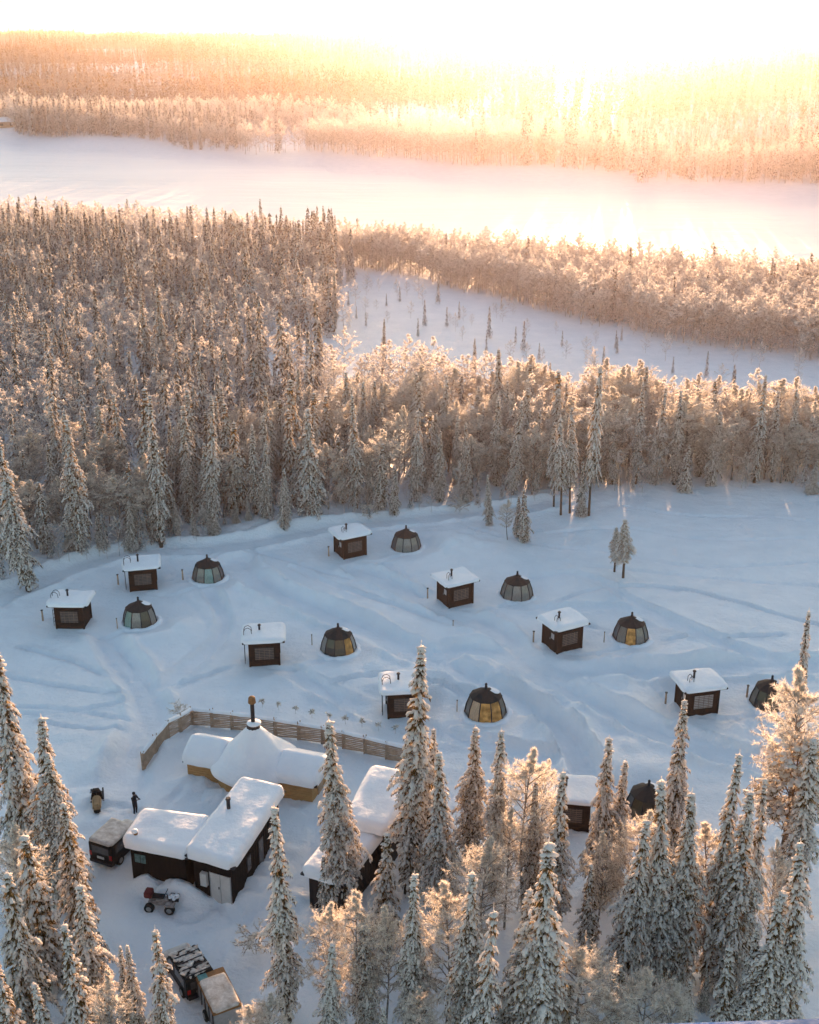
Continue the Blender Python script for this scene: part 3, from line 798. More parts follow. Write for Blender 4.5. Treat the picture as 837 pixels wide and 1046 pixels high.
ww = w.build('wing_wall', M['pale_wood'], t)
MB().box(4.79,4.83,-.5,.4,0,1.1).build('door', M['grey_wood'], t)
# conical snow roof as a turned surface with rounded lip
V = []; T = []; n = 64
prof = [(0.01,4.45),(.35,4.3),(.8,3.78),(1.3,3.2),(1.9,2.58),(2.5,2.04),(2.85,1.78),(3.05,1.58),(3.1,1.42),(3.05,1.3),(2.9,1.28),(2.6,1.4)]
for i, (r_, z_) in enumerate(prof):
    for k in range(n):
        a = 2*math.pi*k/n
        oc = 1+.015*math.cos(8*a)*min(1, r_/1.5); nz = .07*float(fbm(np.array([math.cos(a)*r_*.8+5]), np.array([math.sin(a)*r_*.8+z_]), 3)[0])
        V.append((r_*oc*math.cos(a), r_*oc*math.sin(a), z_+nz))
for i in range(len(prof)-1):
    for k in range(n): T.append((i*n+k, (i+1)*n+k, (i+1)*n+(k+1)%n, i*n+(k+1)%n))
rf = obj('roof', mesh_np('roof', V, np.array(T), None, [M['cap_snow']], np.ones(len(T))), t)
for x0, x1, hw, sd in ((-4.85,-2.0,1.35,3),(2.0,5.2,1.5,8)):
    q = MB()
    q.prism([(x0+.1,-hw-.25,1.42),(x1,-hw-.25,1.42),(x1,0,2.3),(x0+.1,0,2.3)], [(x0+.1,-hw-.25,1.5),(x1,-hw-.25,1.5),(x1,0,2.4),(x0+.1,0,2.4)])
    q.prism([(x0+.1,0,2.3),(x1,0,2.3),(x1,hw+.25,1.42),(x0+.1,hw+.25,1.42)], [(x0+.1,0,2.4),(x1,0,2.4),(x1,hw+.25,1.5),(x0+.1,hw+.25,1.5)])
    wr = q.build('wing_roof', M['dark_wood'], t)
    def ridge(U, W): return .95*(1-np.abs(2*W-1)**1.25)
    snow_slab('snow_cover', [(x0,-hw-.3,1.47),(x1,-hw-.3,1.47),(x1,hw+.3,1.47),(x0,hw+.3,1.47)], .36, wr, .3, 26, sd, fn=ridge)
c = MB().cyl((0,0,3.9),(0,0,6.1),.14,n=14).build('chimney', M['metal_dark'], t)
MB().cyl((0,0,6.1),(0,0,6.4),.27,.24,14).ball((0,0,6.45),.24,sq=(1,1,.6),n=6).build('cap', M['rust'], c)
MB().cyl((0,0,4.05),(0,0,4.45),.5,.42,12).build('collar', M['metal_dark'], c)
MB().ball((.05,.02,4.5),.5,sq=(1,1,.28)).build('collar_snow', M['cap_snow'], c, smooth=True)

# ------------------------------------------------------------------ rail fence
fp = [gp(147,783), gp(197,740), gp(258,748), gp(330,760), gp(418,779)]
L_ = []
for a, b_ in zip(fp[:-1], fp[1:]):
    k = max(1, round(math.hypot(b_[0]-a[0], b_[1]-a[1])/1.7))
    L_ += [(a[0]+(b_[0]-a[0])*i/k, a[1]+(b_[1]-a[1])*i/k) for i in range(k)]
L_.append(fp[-1])
t = thing('rail_fence', 'slanted split-rail wooden fence topped with snow, round the yard of the log hut', 'fence', (*L_[0], ZB))
o3 = Vector((L_[0][0], L_[0][1], ZB))
rnd = random.Random(4)
for i, (x, y) in enumerate(L_):
    z = hz(x, y); p = Vector((x, y, z))-o3
    m_ = MB()
    for s_ in (-.09, .09): m_.cyl(p+Vector((s_,s_*.5,-.3)), p+Vector((s_+rnd.uniform(-.04,.04),s_*.5,1.45+rnd.uniform(0,.2))), .045,.035,7)
    m_.build('post', M['grey_wood'], t)
for i, (a, b_) in enumerate(zip(L_[:-1], L_[1:])):
    A3 = Vector((*a, hz(*a)))-o3; B3 = Vector((*b_, hz(*b_)))-o3
    m_ = MB(); d = B3-A3
    for k in range(9):
        z0 = .1+.15*k; j = rnd.uniform(-.03,.03)
        m_.cyl(A3-d*.08+Vector((0,0,z0-.06+j)), B3+d*.08+Vector((0,0,z0+.06-j)), .055+rnd.uniform(0,.02), .05, 6)
    m_.build('rail_panel', M['grey_wood'], t)
    nrm = Vector((-d.y, d.x, 0)).normalized()*.13
    q = [A3-nrm+Vector((0,0,1.36)), B3-nrm+Vector((0,0,1.36)), B3+nrm+Vector((0,0,1.36)), A3+nrm+Vector((0,0,1.36))]
    snow_slab('snow_cap', q, .16, t, .13, 8, i)
# row of little frosted saplings outside the fence
def on_edge(p0, p1, s0, s1, z0, z1, off, th=.04):
    """thin upright box lying proud of a wall that runs p0 -> p1 (outside on its right hand)"""
    p0 = np.array(p0[:2]); p1 = np.array(p1[:2]); d = p1-p0; L = np.linalg.norm(d); u = d/L; nn = np.array([u[1], -u[0]])
    a = p0+d*s0+nn*off; b_ = p0+d*s1+nn*off; c_ = b_+nn*th; e = a+nn*th
    return [(*a,z0),(*e,z0),(*c_,z0),(*b_,z0)], [(*a,z1),(*e,z1),(*c_,z1),(*b_,z1)]
def block_quad(px, z, lift, org):
    pts = [gp(px[0][0], px[0][1], z+ZB), gp(px[1][0], px[1][1], z+ZB), gp(px[2][0], px[2][1], z+ZB+lift), gp(px[3][0], px[3][1], z+ZB+lift)]
    return [np.array([x-org[0], y-org[1]]) for x, y in pts]
def inset(q, d):
    out = []
    for i in range(4):
        p, a, b_ = q[i], q[i-1], q[(i+1)%4]
        u = (a-p)/np.linalg.norm(a-p); v = (b_-p)/np.linalg.norm(b_-p)
        out.append(p+(u+v)*d)
    return out
def add_block(t, px, z, zr, org, wallmat, ins, seed, snow_t=.5, far=0):
    q = block_quad(px, z, snow_t*.75, org); w = inset(q, ins)
    zz = [z, z, z+zr, z+zr]
    m_ = MB().prism([(*p,-.5) for p in w], [(*p, h-.06) for p, h in zip(w, zz)])
    # vertical cover boards
    for i in range(4):
        a, b_ = w[i], w[(i+1)%4]; L = np.linalg.norm(b_-a); k = int(L/.3)
        for j in range(k):
            m_.prism(*on_edge(a, b_, (j+.4)/k, (j+.6)/k, -.3, min(z, z)-.1, .003, .02))
    m_.build('wall', wallmat, t)
    r = MB().prism([(*p, h-.05) for p, h in zip(q, zz)], [(*p, h+.06) for p, h in zip(q, zz)]).build('roof', M['metal_dark'], t)
    q2 = inset(q, -.05)
    snow_slab('snow_cover', [(*p, h+.062) for p, h in zip(q2, zz)], snow_t, r, .42, 40, seed, wob=.09, bulge=.08)
    return q, w
# ------------------------------------------------------------------ black cabin block beside the yard
org = gp(205, 895)
t = thing('black_building', 'black board building with two big snow-covered lean-to roofs meeting in an angle, pale double door', 'building', (*org, ZB))
qL, wL = add_block(t, [(124,864),(192,878),(217,836),(146,828)], 2.75, .25, org, M['black_wood'], .38, 31)
qR, wR = add_block(t, [(188,874),(239,889),(292,809),(247,799)], 2.95, .45, org, M['black_wood'], .38, 37)
f = MB().prism(*on_edge(wL[0], wL[1], .06, .30, 1.45, 2.15, .024)).build('window', M['black_wood'], t)
MB().prism(*on_edge(wL[0], wL[1], .08, .18, 1.5, 2.1, .066, .01)).prism(*on_edge(wL[0], wL[1], .19, .28, 1.5, 2.1, .066, .01)).build('pane', std('teal_pane', (.10,.2,.2), (.04,.08,.08), .15, 3, spec=.6), f)
d = MB().prism(*on_edge(wR[0], wR[1], .44, .96, -.1, 1.98, .024)).build('door', M['white_paint'], t)
MB().prism(*on_edge(wR[0], wR[1], .695, .705, -.1, 1.97, .066, .012)).prism(*on_edge(wR[0], wR[1], .42, .44, -.1, 2.03, .03, .05)).prism(*on_edge(wR[0], wR[1], .96, .98, -.1, 2.03, .03, .05)).build('door_frame', M['metal_grey'], d)
MB().prism(*on_edge(wR[0], wR[1], .65, .67, .95, 1.1, .067, .04)).build('handle', M['metal_dark'], d)
MB().prism(*on_edge(wR[0], wR[1], .22, .38, 1.0, 1.9, .024, .25)).build('wall_box', M['white_paint'], t)
for s0, s1, z0, z1 in ((.28,.36,.9,2.0),(.52,.62,.0,2.0),(.75,.83,.9,2.0)):
    f = MB().prism(*on_edge(wR[1], wR[2], s0, s1, z0, z1, .024, .05)).build('window' if z0 > .5 else 'door', M['metal_dark'], t)
    MB().prism(*on_edge(wR[1], wR[2], s0+.01, s1-.01, z0+.08, z1-.08, .076, .01)).build('pane', M['pane_dark'], f)
def roof_pt(px, py, z):
    x, y = gp(px, py, ZB+z); return x-org[0], y-org[1]
x, y = roof_pt(234, 829, 3.55)
c = MB().cyl((x,y,3.1),(x,y,4.45),.12,n=12).build('chimney', M['metal_dark'], t)
MB().cyl((x,y,4.45),(x,y,4.56),.17,.14,12).build('cap', M['metal_dark'], c)
x, y = roof_pt(139, 854, 3.2)
v = MB().cyl((x,y,2.9),(x,y,3.55),.13,n=12).build('roof_vent', M['rust'], t)
MB().ball((x-.04,y-.02,3.57),.2,sq=(1,1,.7),n=6).build('snow_cap', M['cap_snow'], v, smooth=True)

org2 = gp(352, 880)
t = thing('black_annex', 'low dark building with two stepped snowy roofs, largely hidden by spruces', 'building', (*org2, ZB))
grey_w = std('dark_grey_boards', (.014,.014,.018), (.008,.008,.010), .7, 3, .012, 14, stretch=(7,7,.5))
_, wA = add_block(t, [(307,893),(352,906),(395,848),(350,838)], 2.6, .2, org2, grey_w, .35, 43)
_, wB = add_block(t, [(350,844),(396,854),(430,797),(380,787)], 3.35, .5, org2, grey_w, .35, 47)
f = MB().prism(*on_edge(wA[1], wA[2], .2, .4, 1.0, 2.0, .024, .05)).build('window', M['metal_dark'], t)
MB().prism(*on_edge(wA[1], wA[2], .215, .385, 1.08, 1.92, .076, .01)).build('pane', M['pane_dark'], f)

# ------------------------------------------------------------------ vehicles
tyre = std('tyre_rubber', (.02,.02,.02), (.012,.012,.012), .85, 6); rim = std('wheel_rim', (.35,.34,.33), (.25,.24,.23), .4, 4, metal=.6)
red = std('red_plastic', (.17,.03,.03), (.09,.02,.02), .7, 5); redlamp = std('red_lamp', (.45,.02,.01), (.3,.01,.01), .2, 3, spec=.6)
black_paint = std('black_paint', (.008,.007,.007), (.005,.005,.005), .55, 3, spec=.2)
old_snow = std('thin_dirty_snow', (.70,.66,.62), (.36,.30,.26), .7, 2.6, .03, 5)
tan = std('tan_canvas', (.42,.28,.15), (.24,.15,.08), .85, 3, .03, 6)
def wheel(parent, c, r, w, nm='wheel'):
    x, y, z = c
    o = MB().cyl((x-w/2,y,z),(x+w/2,y,z),r,n=20).build(nm, tyre, parent, bevel=.02)
    s = 1 if x > 0 else -1
    MB().cyl((x+s*(w/2+.004),y,z),(x+s*(w/2+.02),y,z),r*.55,r*.5,14).build('rim', rim, o); return o
def heading(p_rear, p_front):
    a = gp(*p_rear); b_ = gp(*p_front); return math.atan2(-(b_[0]-a[0]), b_[1]-a[1])
def make_van(name, label, cat, L, W, H, px, rz, striped=False):
    x, y = gp(*px); t = thing(name, label, cat, (x, y, hz(x, y)), rz)
    h = L/2; w = W/2; hb = H*.52
    side = [(-h,.28),(h,.28),(h,hb*.9),(h-.1,hb),(h*.62,hb*1.08),(h*.38,H*.93),(h*.2,H),(-h+.12,H),(-h,H*.9)]
    b = MB().prism([(-w,yy,zz) for yy, zz in side], [(w,yy,zz) for yy, zz in side]); b.build('body', black_paint, t, bevel=.05)
    for sx in (-1, 1):
        g = MB(); x0 = sx*(w+.004); x1 = sx*(w+.014)
        g.prism([(x0,-h*.8,hb*1.08),(x0,-h*.1,hb*1.08),(x0,-h*.1,H*.88),(x0,-h*.8,H*.88)], [(x1,-h*.8,hb*1.08),(x1,-h*.1,hb*1.08),(x1,-h*.1,H*.88),(x1,-h*.8,H*.88)])
        g.prism([(x0,0,hb*1.08),(x0,h*.5,hb*1.08),(x0,h*.28,H*.88),(x0,0,H*.88)], [(x1,0,hb*1.08),(x1,h*.5,hb*1.08),(x1,h*.28,H*.88),(x1,0,H*.88)])
        g.build('side_window', M['pane_dark'], t)
        for yy in (-h*.6, h*.62): wheel(t, (sx*(w-.05), yy, .33), .33, .22)
        MB().box(sx*(w-.12)-.09, sx*(w-.12)+.09, -h-.02, -h+.03, hb*.8, hb*1.15).build('tail_lamp', redlamp, t, bevel=.01)
    MB().box(-w*.72, w*.72, -h-.012, -h-.002, hb*1.12, H*.86).build('rear_window', M['pane_dark'], t)
    MB().box(-w*.95, w*.95, -h-.1, -h+.05, .3, .52).build('bumper', M['metal_dark'], t, bevel=.03)
    MB().box(-.26,.26,-h-.03,-h-.008,hb*.72,hb*.9).build('number_plate', M['white_paint'], t)
    if striped:
        for k in range(4):
            yy = -h*.9+k*h*.3
            MB().box(-w*.86,w*.86,yy,yy+.05,H+.05,H+.12).build('roof_bar', M['metal_dark'], t)
        m_ = Tri(); n = 90
        clumps(m_, np.stack([rng.uniform(-w*.85,w*.85,n), rng.uniform(-h*.9,h*.3,n), np.full(n,H+.03)],1), np.stack([rng.normal(size=n),rng.normal(size=n)*.5,np.zeros(n)],1), .12+.16*rng.random(n), .08+.08*rng.random(n), .04+.03*rng.random(n), 0)
        obj('roof_snow', m_.mesh('roof_snow', [old_snow]), t)
    else:
        snow_slab('roof_snow', [(-w*.98,-h+.02,H+.002),(w*.98,-h+.02,H+.002),(w*.98,h*.3,H+.002),(-w*.98,h*.3,H+.002)], .14, t, .15, 14, 5, mat=old_snow, wob=.03, bulge=.0)
    snow_slab('bonnet_snow', [(-w*.9,h*.58,hb*1.09),(w*.9,h*.58,hb*1.09),(w*.9,h-.08,hb*.99),(-w*.9,h-.08,hb*.99)], .12, t, .15, 10, 6, mat=old_snow, wob=.02, bulge=0)
    return t
make_van('parked_van', 'black van with thin brownish snow on its roof, parked beside the black building', 'van', 3.7, 1.75, 1.8, (123,869), R(-24))
make_van('parked_car', 'dark car with snow-streaked roof bars and red tail lamps, beside a small spruce', 'car', 3.6, 1.6, 1.6, (193,1001), R(0)+heading((204,1024),(182,990)), True)
x, y = gp(225, 1036)
t = thing('box_trailer', 'high-sided trailer with old snow on its flat lid, behind the car with roof bars', 'trailer', (x, y, hz(x,y)), heading((232,1060),(214,1022)))
MB().box(-.75,.75,-1.5,1.5,.45,1.5).build('body', M['metal_grey'], t, bevel=.03)
lid = MB().box(-.79,.79,-1.54,1.54,1.503,1.6).build('lid', M['rust'], t, bevel=.02)
snow_slab('lid_snow', [(-.70,-1.45,1.604),(.70,-1.45,1.604),(.70,1.0,1.604),(-.70,1.0,1.604)], .1, lid, .12, 20, 9, mat=old_snow, wob=.06, bulge=0)
MB().box(-.7,-.2,1.05,1.45,1.603,1.64).build('hatch', std('teal_paint', (.14,.30,.29), (.08,.2,.2), .6, 5), lid)
for k in range(5): MB().box(-.80,-.76,-1.4+.65*k,-1.33+.65*k,.46,1.48).build('side_rib', M['metal_dark'], t)
for sx in (-1,1): wheel(t, (sx*.78,-.1,.32), .32, .2)
MB().cyl((-.4,1.5,.5),(0,2.4,.45),.04,n=8).cyl((.4,1.5,.5),(0,2.4,.45),.04,n=8).build('tow_bar', M['metal_dark'], t)
# quad bike
x, y = gp(166, 927)
t = thing('quad_bike', 'snow-dusted quad bike with a red seat box and black tyres, parked before the black building', 'quad bike', (x, y, hz(x,y)), R(-98))
MB().box(-.28,.28,-.75,.75,.42,.62).box(-.2,.2,-.3,.45,.6,.78).build('body', std('dusty_white_plastic', (.42,.37,.35), (.16,.13,.12), .6, 5), t, bevel=.05)
for sx in (-1,1):
    for yy in (-.62,.62): wheel(t, (sx*.45,yy,.30), .30, .26)
    MB().prism([(sx*.25,.35,.62),(sx*.62,.35,.6),(sx*.62,.95,.6),(sx*.25,.95,.62)], [(sx*.25,.35,.70),(sx*.60,.4,.68),(sx*.60,.9,.68),(sx*.25,.95,.70)]).build('mudguard', std('mudguard_plastic', (.4,.35,.33), (.14,.12,.11), .6, 5), t)
MB().box(-.2,.2,-.55,.2,.79,.92).build('seat', M['metal_dark'], t, bevel=.04)
MB().box(-.3,.3,-.98,-.52,.80,1.22).build('seat_box', red, t, bevel=.06)
MB().cyl((0,.42,.75),(0,.35,1.08),.03,n=8).cyl((-.38,.30,1.12),(.38,.30,1.12),.022,n=8).build('handlebar', M['metal_dark'], t)
f = MB()
for k in range(5): f.cyl((-.3,.6+.1*k,.84),(.3,.6+.1*k,.84),.014,n=6)
for sx in (-.3,.3): f.cyl((sx,.58,.84),(sx,1.02,.84),.016,n=6); f.cyl((sx,.8,.6),(sx,.8,.84),.016,n=6)
f.build('front_rack', M['metal_dark'], t)
m_ = Tri(); n = 16
clumps(m_, np.stack([rng.uniform(-.25,.25,n), rng.uniform(.5,1.0,n), np.full(n,.88)],1), rng.normal(size=(n,3)), .1+.1*rng.random(n), .08+.05*rng.random(n), .04+.03*rng.random(n), 0)
obj('rack_snow', m_.mesh('rack_snow', [M['cap_snow']]), t)
# snowmobile
x, y = gp(100, 823)
t = thing('snowmobile', 'snowmobile under a tan cover with dark windscreen, standing alone in churned snow', 'snowmobile', (x, y, hz(x,y)), R(14))
MB().box(-.22,.22,-1.35,.3,.12,.45).build('track', tyre, t, bevel=.08)
MB().prism([(-.42,-.1,.35),(.42,-.1,.35),(.36,1.0,.3),(-.36,1.0,.3)], [(-.3,.05,.95),(.3,.05,.95),(.18,.8,.55),(-.18,.8,.55)]).build('cowl', black_paint, t, bevel=.06)
MB().prism([(-.3,.1,.9),(.3,.1,.9),(.26,.16,.9),(-.26,.16,.9)], [(-.2,-.08,1.3),(.2,-.08,1.3),(.18,-.05,1.3),(-.18,-.05,1.3)]).build('windscreen', M['pane_dark'], t)
MB().cyl((-.42,-.12,1.02),(.42,-.12,1.02),.025,n=8).cyl((0,0,.7),(0,-.12,1.02),.03,n=8).build('handlebar', M['metal_dark'], t)
MB().prism([(-.3,-1.4,.44),(.3,-1.4,.44),(.34,-.2,.44),(-.34,-.2,.44)], [(-.2,-1.3,.78),(.2,-1.3,.78),(.2,-.3,.95),(-.2,-.3,.95)]).build('seat_cover', tan, t, bevel=.08)
for sx in (-1,1):
    sk = MB().prism([(sx*.38-.07,.2,.02),(sx*.38+.07,.2,.02),(sx*.38+.06,1.35,.05),(sx*.38-.06,1.35,.05)], [(sx*.38-.07,.2,.06),(sx*.38+.07,.2,.06),(sx*.38+.05,1.5,.25),(sx*.38-.05,1.5,.25)]).cyl((sx*.38,.7,.06),(sx*.25,.6,.45),.03,n=8)
    sk.build('ski', M['metal_dark'], t)
# ------------------------------------------------------------------ person
def make_person():
    x, y = gp(138.5, 828)
    J = {}; V = []; E = []; Rr = []
    def v(p, r): V.append(p); Rr.append(r); return len(V)-1
    def e(a, b_): E.append((a, b_))
    pel = v((0,0,.93), .155); 
    sp_ = v((0,.02,1.12), .15); ch = v((0,.03,1.33), .18); nk = v((0,.01,1.50), .065); hd = v((0,-.02,1.60), .085); tp = v((0,-.01,1.72), .085)
    e(pel,sp_); e(sp_,ch); e(ch,nk); e(nk,hd); e(hd,tp)
    for s in (-1,1):
        hp = v((s*.10,0,.88), .105); kn = v((s*.11,-.03,.48), .07); an = v((s*.11,.03,.10), .05); to = v((s*.12,-.14,.05), .045)
        e(pel,hp); e(hp,kn); e(kn,an); e(an,to)
        sh = v((s*.19,.02,1.42), .075); el = v((s*.26,-.10,1.16), .052); wr = v((s*.10,-.33,1.30), .034); pm = v((s*.06,-.39,1.34), .036)
        e(ch,sh); e(sh,el); e(el,wr); e(wr,pm)
        for k in range(4):
            f1 = v((s*.06-.025*s+.0*k, -.43-.002*k, 1.325+.02*k), .0095); f2 = v((s*.02, -.455+.003*abs(k-1.5), 1.322+.021*k), .0085)
            e(pm,f1); e(f1,f2)
        th = v((s*.045,-.39,1.385), .011); t2 = v((s*.03,-.42,1.405), .009); e(pm,th); e(th,t2)
    me = bpy.data.meshes.new('body'); me.from_pydata(V, E, [])
    o = obj('body', me)
    md = o.modifiers.new('k','SKIN'); md.use_smooth_shade = True
    for i, r in enumerate(Rr): me.skin_vertices[0].data[i].radius = (r, r); me.skin_vertices[0].data[i].use_root = (i == 0)
    o.modifiers.new('u','SUBSURF').levels = 1
    dg = bpy.context.evaluated_depsgraph_get(); me2 = bpy.data.meshes.new_from_object(o.evaluated_get(dg))
    bpy.data.objects.remove(o)
    me2.name = 'body'
    skin = std('skin', (.5,.3,.22), (.42,.25,.18), .6, 6); jk = std('dark_jacket', (.03,.03,.035), (.018,.018,.022), .8, 8); tr = std('dark_trousers', (.02,.02,.026), (.012,.012,.016), .8, 8); bt = std('dark_boots', (.03,.024,.02), (.02,.015,.012), .7, 8)
    me2.materials.clear()
    for m in (skin, jk, tr, bt): me2.materials.append(m)
    for p in me2.polygons:
        c = p.center; p.use_smooth = True
        hand = c.y < -.345 and 1.2 < c.z
        p.material_index = 0 if (c.z > 1.535 or hand) else 1 if c.z > .84 else 3 if c.z < .16 else 2
    t = thing('person', 'person in dark winter clothes standing in the yard, holding a small camera up', 'person', (x, y, hz(x,y)), R(62))
    obj('body', me2, t)
    MB().ball((0,.0,1.675),.112,sq=(.95,1.05,.95),n=8).poly([],[]).build('wool_hat', std('dark_wool', (.03,.028,.03), (.02,.02,.02), .95, 20), t, smooth=True)
    f = MB()
    for s in (-1,1): f.ball((s*.033,-.098,1.635),.011,n=5)
    f.build('eyes', M['pane_dark'], t)
    MB().prism([(-.014,-.095,1.595),(.014,-.095,1.595),(.008,-.085,1.635),(-.008,-.085,1.635)], [(-.010,-.122,1.60),(.010,-.122,1.60),(.004,-.095,1.635),(-.004,-.095,1.635)]).build('nose', skin, t)
    cm = thing('camera', 'small black camera held up by the person in dark clothes', 'camera', (x,y,hz(x,y)), R(62))
    MB().box(-.055,.055,-.455,-.405,1.33,1.40).build('camera_body', M['metal_dark'], cm, bevel=.006)
    MB().cyl((0,-.455,1.362),(0,-.52,1.362),.028,.03,14).build('lens', M['metal_dark'], cm)
make_person()

# ------------------------------------------------------------------ frosted saplings outside the fence, snow-covered bushes
def small_parts(name, H, Rr, seed):
    return birch_parts(name, H, Rr, 1, .12)
SAP = [birch_parts('sapling', 1.2, .16, 2, .7, 1) for k in range(3)]
BUSHES = [small_parts('bush', 1.8, 1.3, k) for k in range(2)]
ORD = ['first','second','third','fourth','fifth','sixth','seventh','eighth','ninth','tenth','eleventh','twelfth','thirteenth','fourteenth','fifteenth','sixteenth','seventeenth','eighteenth','nineteenth','twentieth','twenty-first','twenty-second','twenty-third','twenty-fourth','twenty-fifth']
def plant(name, label, cat, parts, x, y, s, sz, rz, group=None, tname='trunk', cname='crown'):
    t = thing(name, label, cat, (x, y, hz(x, y)-.05), rz, group); t.scale = (s, s, sz)
    obj(tname, parts[0], t); obj(cname, parts[1], t); return t
for i in range(10):
    x, y = gp(268+17*i, 722+3.4*i)
    plant('frosted_sapling', f'{ORD[i]} frosted sapling from the chimney, in the row just outside the rail fence', 'sapling', SAP[i%3], x, y, 1.0, .8, i*1.3, 'row of frosted saplings outside the fence', 'stem', 'twigs').scale=(.55,.55,.55)
for i, (px, py, s, lab) in enumerate([(184,733,.5,'frosted bush at the outer corner of the rail fence'),(262,975,.8,'low golden frosted bush left of the slim spruce near the bottom'),
    (378,528,.9,'snowy bush at the forest edge behind the closest glass igloo'),(470,520,.9,'snowy bush at the forest edge left of the lone spruces'),
    (160,655,.01,'')]):
    if s < .1: continue
    x, y = gp(px, py); plant('frosted_bush', lab, 'bush', BUSHES[i%2], x, y, s, s, i, None, 'stem', 'twigs')
# ------------------------------------------------------------------ trees placed by hand
G_FRONT = None
def place_spruce(x, y, H, Rw, label, group, seedn, pool=None, name='spruce_tree', cat='spruce'):
    pool = pool or SPRUCE
    ar = Rw/H
    best = sorted(range(len(pool)), key=lambda k: abs(math.log((pool[k][1]/pool[k][0])/ar)) + (.0 if (k+seedn)%2 else .12))[0]
    h, r, tm, cm = pool[best]
    t = thing(name, label, cat, (x, y, hz(x, y)-.05), (seedn*2.399)%6.283, group)
    sx = Rw/r; t.scale = (sx, sx, H/h)
    t.rotation_euler = (R((seedn*37%11-5)*.5), R((seedn*53%11-5)*.5), t.rotation_euler[2])
    obj('trunk', tm, t); obj('crown', cm, t); return t
def place_birch(x, y, H, Rw, label, group, seedn, k=None):
    k = k if k is not None else sorted(range(len(BIRCH)), key=lambda k: abs(math.log((BIRCH[k][1]/BIRCH[k][0])/(Rw/H))))[0]
    h, r, tm, cm = BIRCH[k]
    t = thing('birch_tree', label, 'birch', (x, y, hz(x, y)-.05), (seedn*2.399)%6.283, group)
    t.scale = (Rw/r, Rw/r, H/h*.94); obj('trunk', tm, t); obj('crown', cm, t); return t
def m_per_px(x, y, z=5):
    return math.hypot(math.hypot(x, y), HCAM-z)/F*.97
FS = [ # top x, top y, base y, half width px, label
 (1,665,905,24,'tall golden spruce cut by the left edge, reaching highest there'),
 (38,730,925,22,'tall sunlit spruce left of the snowmobile, second highest on that side'),
 (58,765,930,15,'slim sunlit spruce just right of the tall one left of the snowmobile'),
 (70,822,985,25,'broad spruce with grey-white crown, standing left of the black van'),
 (30,850,1010,24,'slender grey snowy spruce with a golden tip, left of the broad one by the van'),
 (5,885,1060,22,'shaded snowy spruce at the left edge below the tallest golden one'),
 (82,900,1060,20,'sunlit narrow spruce behind the heavy one near the bottom left'),
 (70,945,1110,26,'heavy snow-laden spruce with golden right side near the lower left corner'),
 (44,1000,1120,15,'small golden spruce peeping up at the bottom beside the heavy one'),
 (0,965,1120,24,'golden spruce in the lower left corner'),
 (122,962,1070,8,'thin brownish spruce, left one of a slim pair behind a white spruce'),
 (134,962,1075,9,'thin pale spruce, right one of a slim pair behind a white spruce'),
 (157,948,1100,25,'pointed snowy spruce in front of the dark car with roof bars'),
 (283,812,1045,16,'slim columnar spruce standing right of the black building'),
 (347,730,930,19,'tall slim spruce in front of the low dark annex'),
 (330,872,935,12,'small spruce leaning on the tall one in front of the annex'),
 (417,657,915,20,'tallest spruce of all, covering the ladder cabin'),
 (440,742,885,11,'slim spruce right behind the tallest spruce'),
 (453,765,930,19,'broad white spruce right of the tallest spruce'),
 (484,735,880,17,'sharp-topped spruce whose tip touches the large amber igloo on its left'),
 (509,740,915,14,'narrow brown spruce whose tip stands right of the large amber igloo'),
 (391,850,975,17,'mid-size spruce at the dark annex corner with white upper crown'),
 (421,885,1065,15,'straight dark spruce with grey snow, below the tallest spruce'),
 (372,925,1060,15,'brown shaded spruce between frosted birches, left of the straight dark one'),
 (332,958,1090,13,'small bluish spruce below the golden birch near the annex'),
 (480,880,1080,20,'grey snowy spruce, partly behind the big detailed one at the bottom'),
 (497,925,1140,30,'big spruce with clearly separate snow-loaded branches, nearest at the bottom middle'),
 (548,800,935,13,'grey-blue spruce right of the golden birch with a visible stem'),
 (574,788,960,14,'golden slim spruce just left of the half hidden rear cabin'),
 (556,850,1110,36,'widest spruce in the front trees, deep green under snow'),
 (528,905,1080,20,'brown spruce squeezed between the widest and the big detailed one'),
 (388,1027,1110,10,'little golden tip of a young spruce at the bottom edge'),
 (622,755,915,17,'tall golden-edged spruce between the rear cabin and the rear igloo'),
 (634,775,905,14,'slim spruce clinging to the right of the golden-edged one'),
 (606,880,990,18,'shorter spruce below the golden-edged one'),
 (580,1002,1090,17,'small cone-shaped white spruce at the bottom beside the golden bush'),
 (650,835,1010,20,'loose golden spruce in front of the rear igloo'),
 (700,715,905,14,'thin spruce whose tip overlaps the cabin with big pale window'),
 (688,797,1005,20,'left one of the twin full spruces below the thin tip'),
 (711,808,1005,21,'right one of the twin full spruces below the thin tip'),
 (747,767,1000,15,'narrow golden spruce left of the pine'),
 (764,812,1015,23,'full grey-white spruce before the narrow golden one'),
 (783,797,1000,12,'slim golden spruce touching the pine crown'),
 (750,965,1080,20,'golden open-branched young spruce at the bottom right'),
 (774,950,1080,15,'small grey spruce beside the golden open-branched one'),
 (797,905,1090,22,'dense bluish spruce below the pine stem'),
 (830,865,1095,18,'dark spruce at the right edge with a golden crest'),
 (704,1005,1080,11,'tiny spruce at the bottom below the twin full ones'),
 (724,985,1030,8,'dark little spruce under the twin full ones'),
 (831,618,790,9,'dark spruce tip rising behind the large frosted birch'),
 (836,750,960,16,'spruce at the right edge behind the pine crown')]
for i, (tx, ty, by, hw, lab) in enumerate(FS):
    x, y, zt = tree_at(tx, ty, by)
    H = zt - hz(x, y); place_spruce(x, y, H, hw*m_per_px(x, y, H*.4)*(1.05 if i in (12,26,43,35) else .95 if i == 29 else 1.15), lab, None, i+3, OPEN if i in (12,26,43,35) else None)
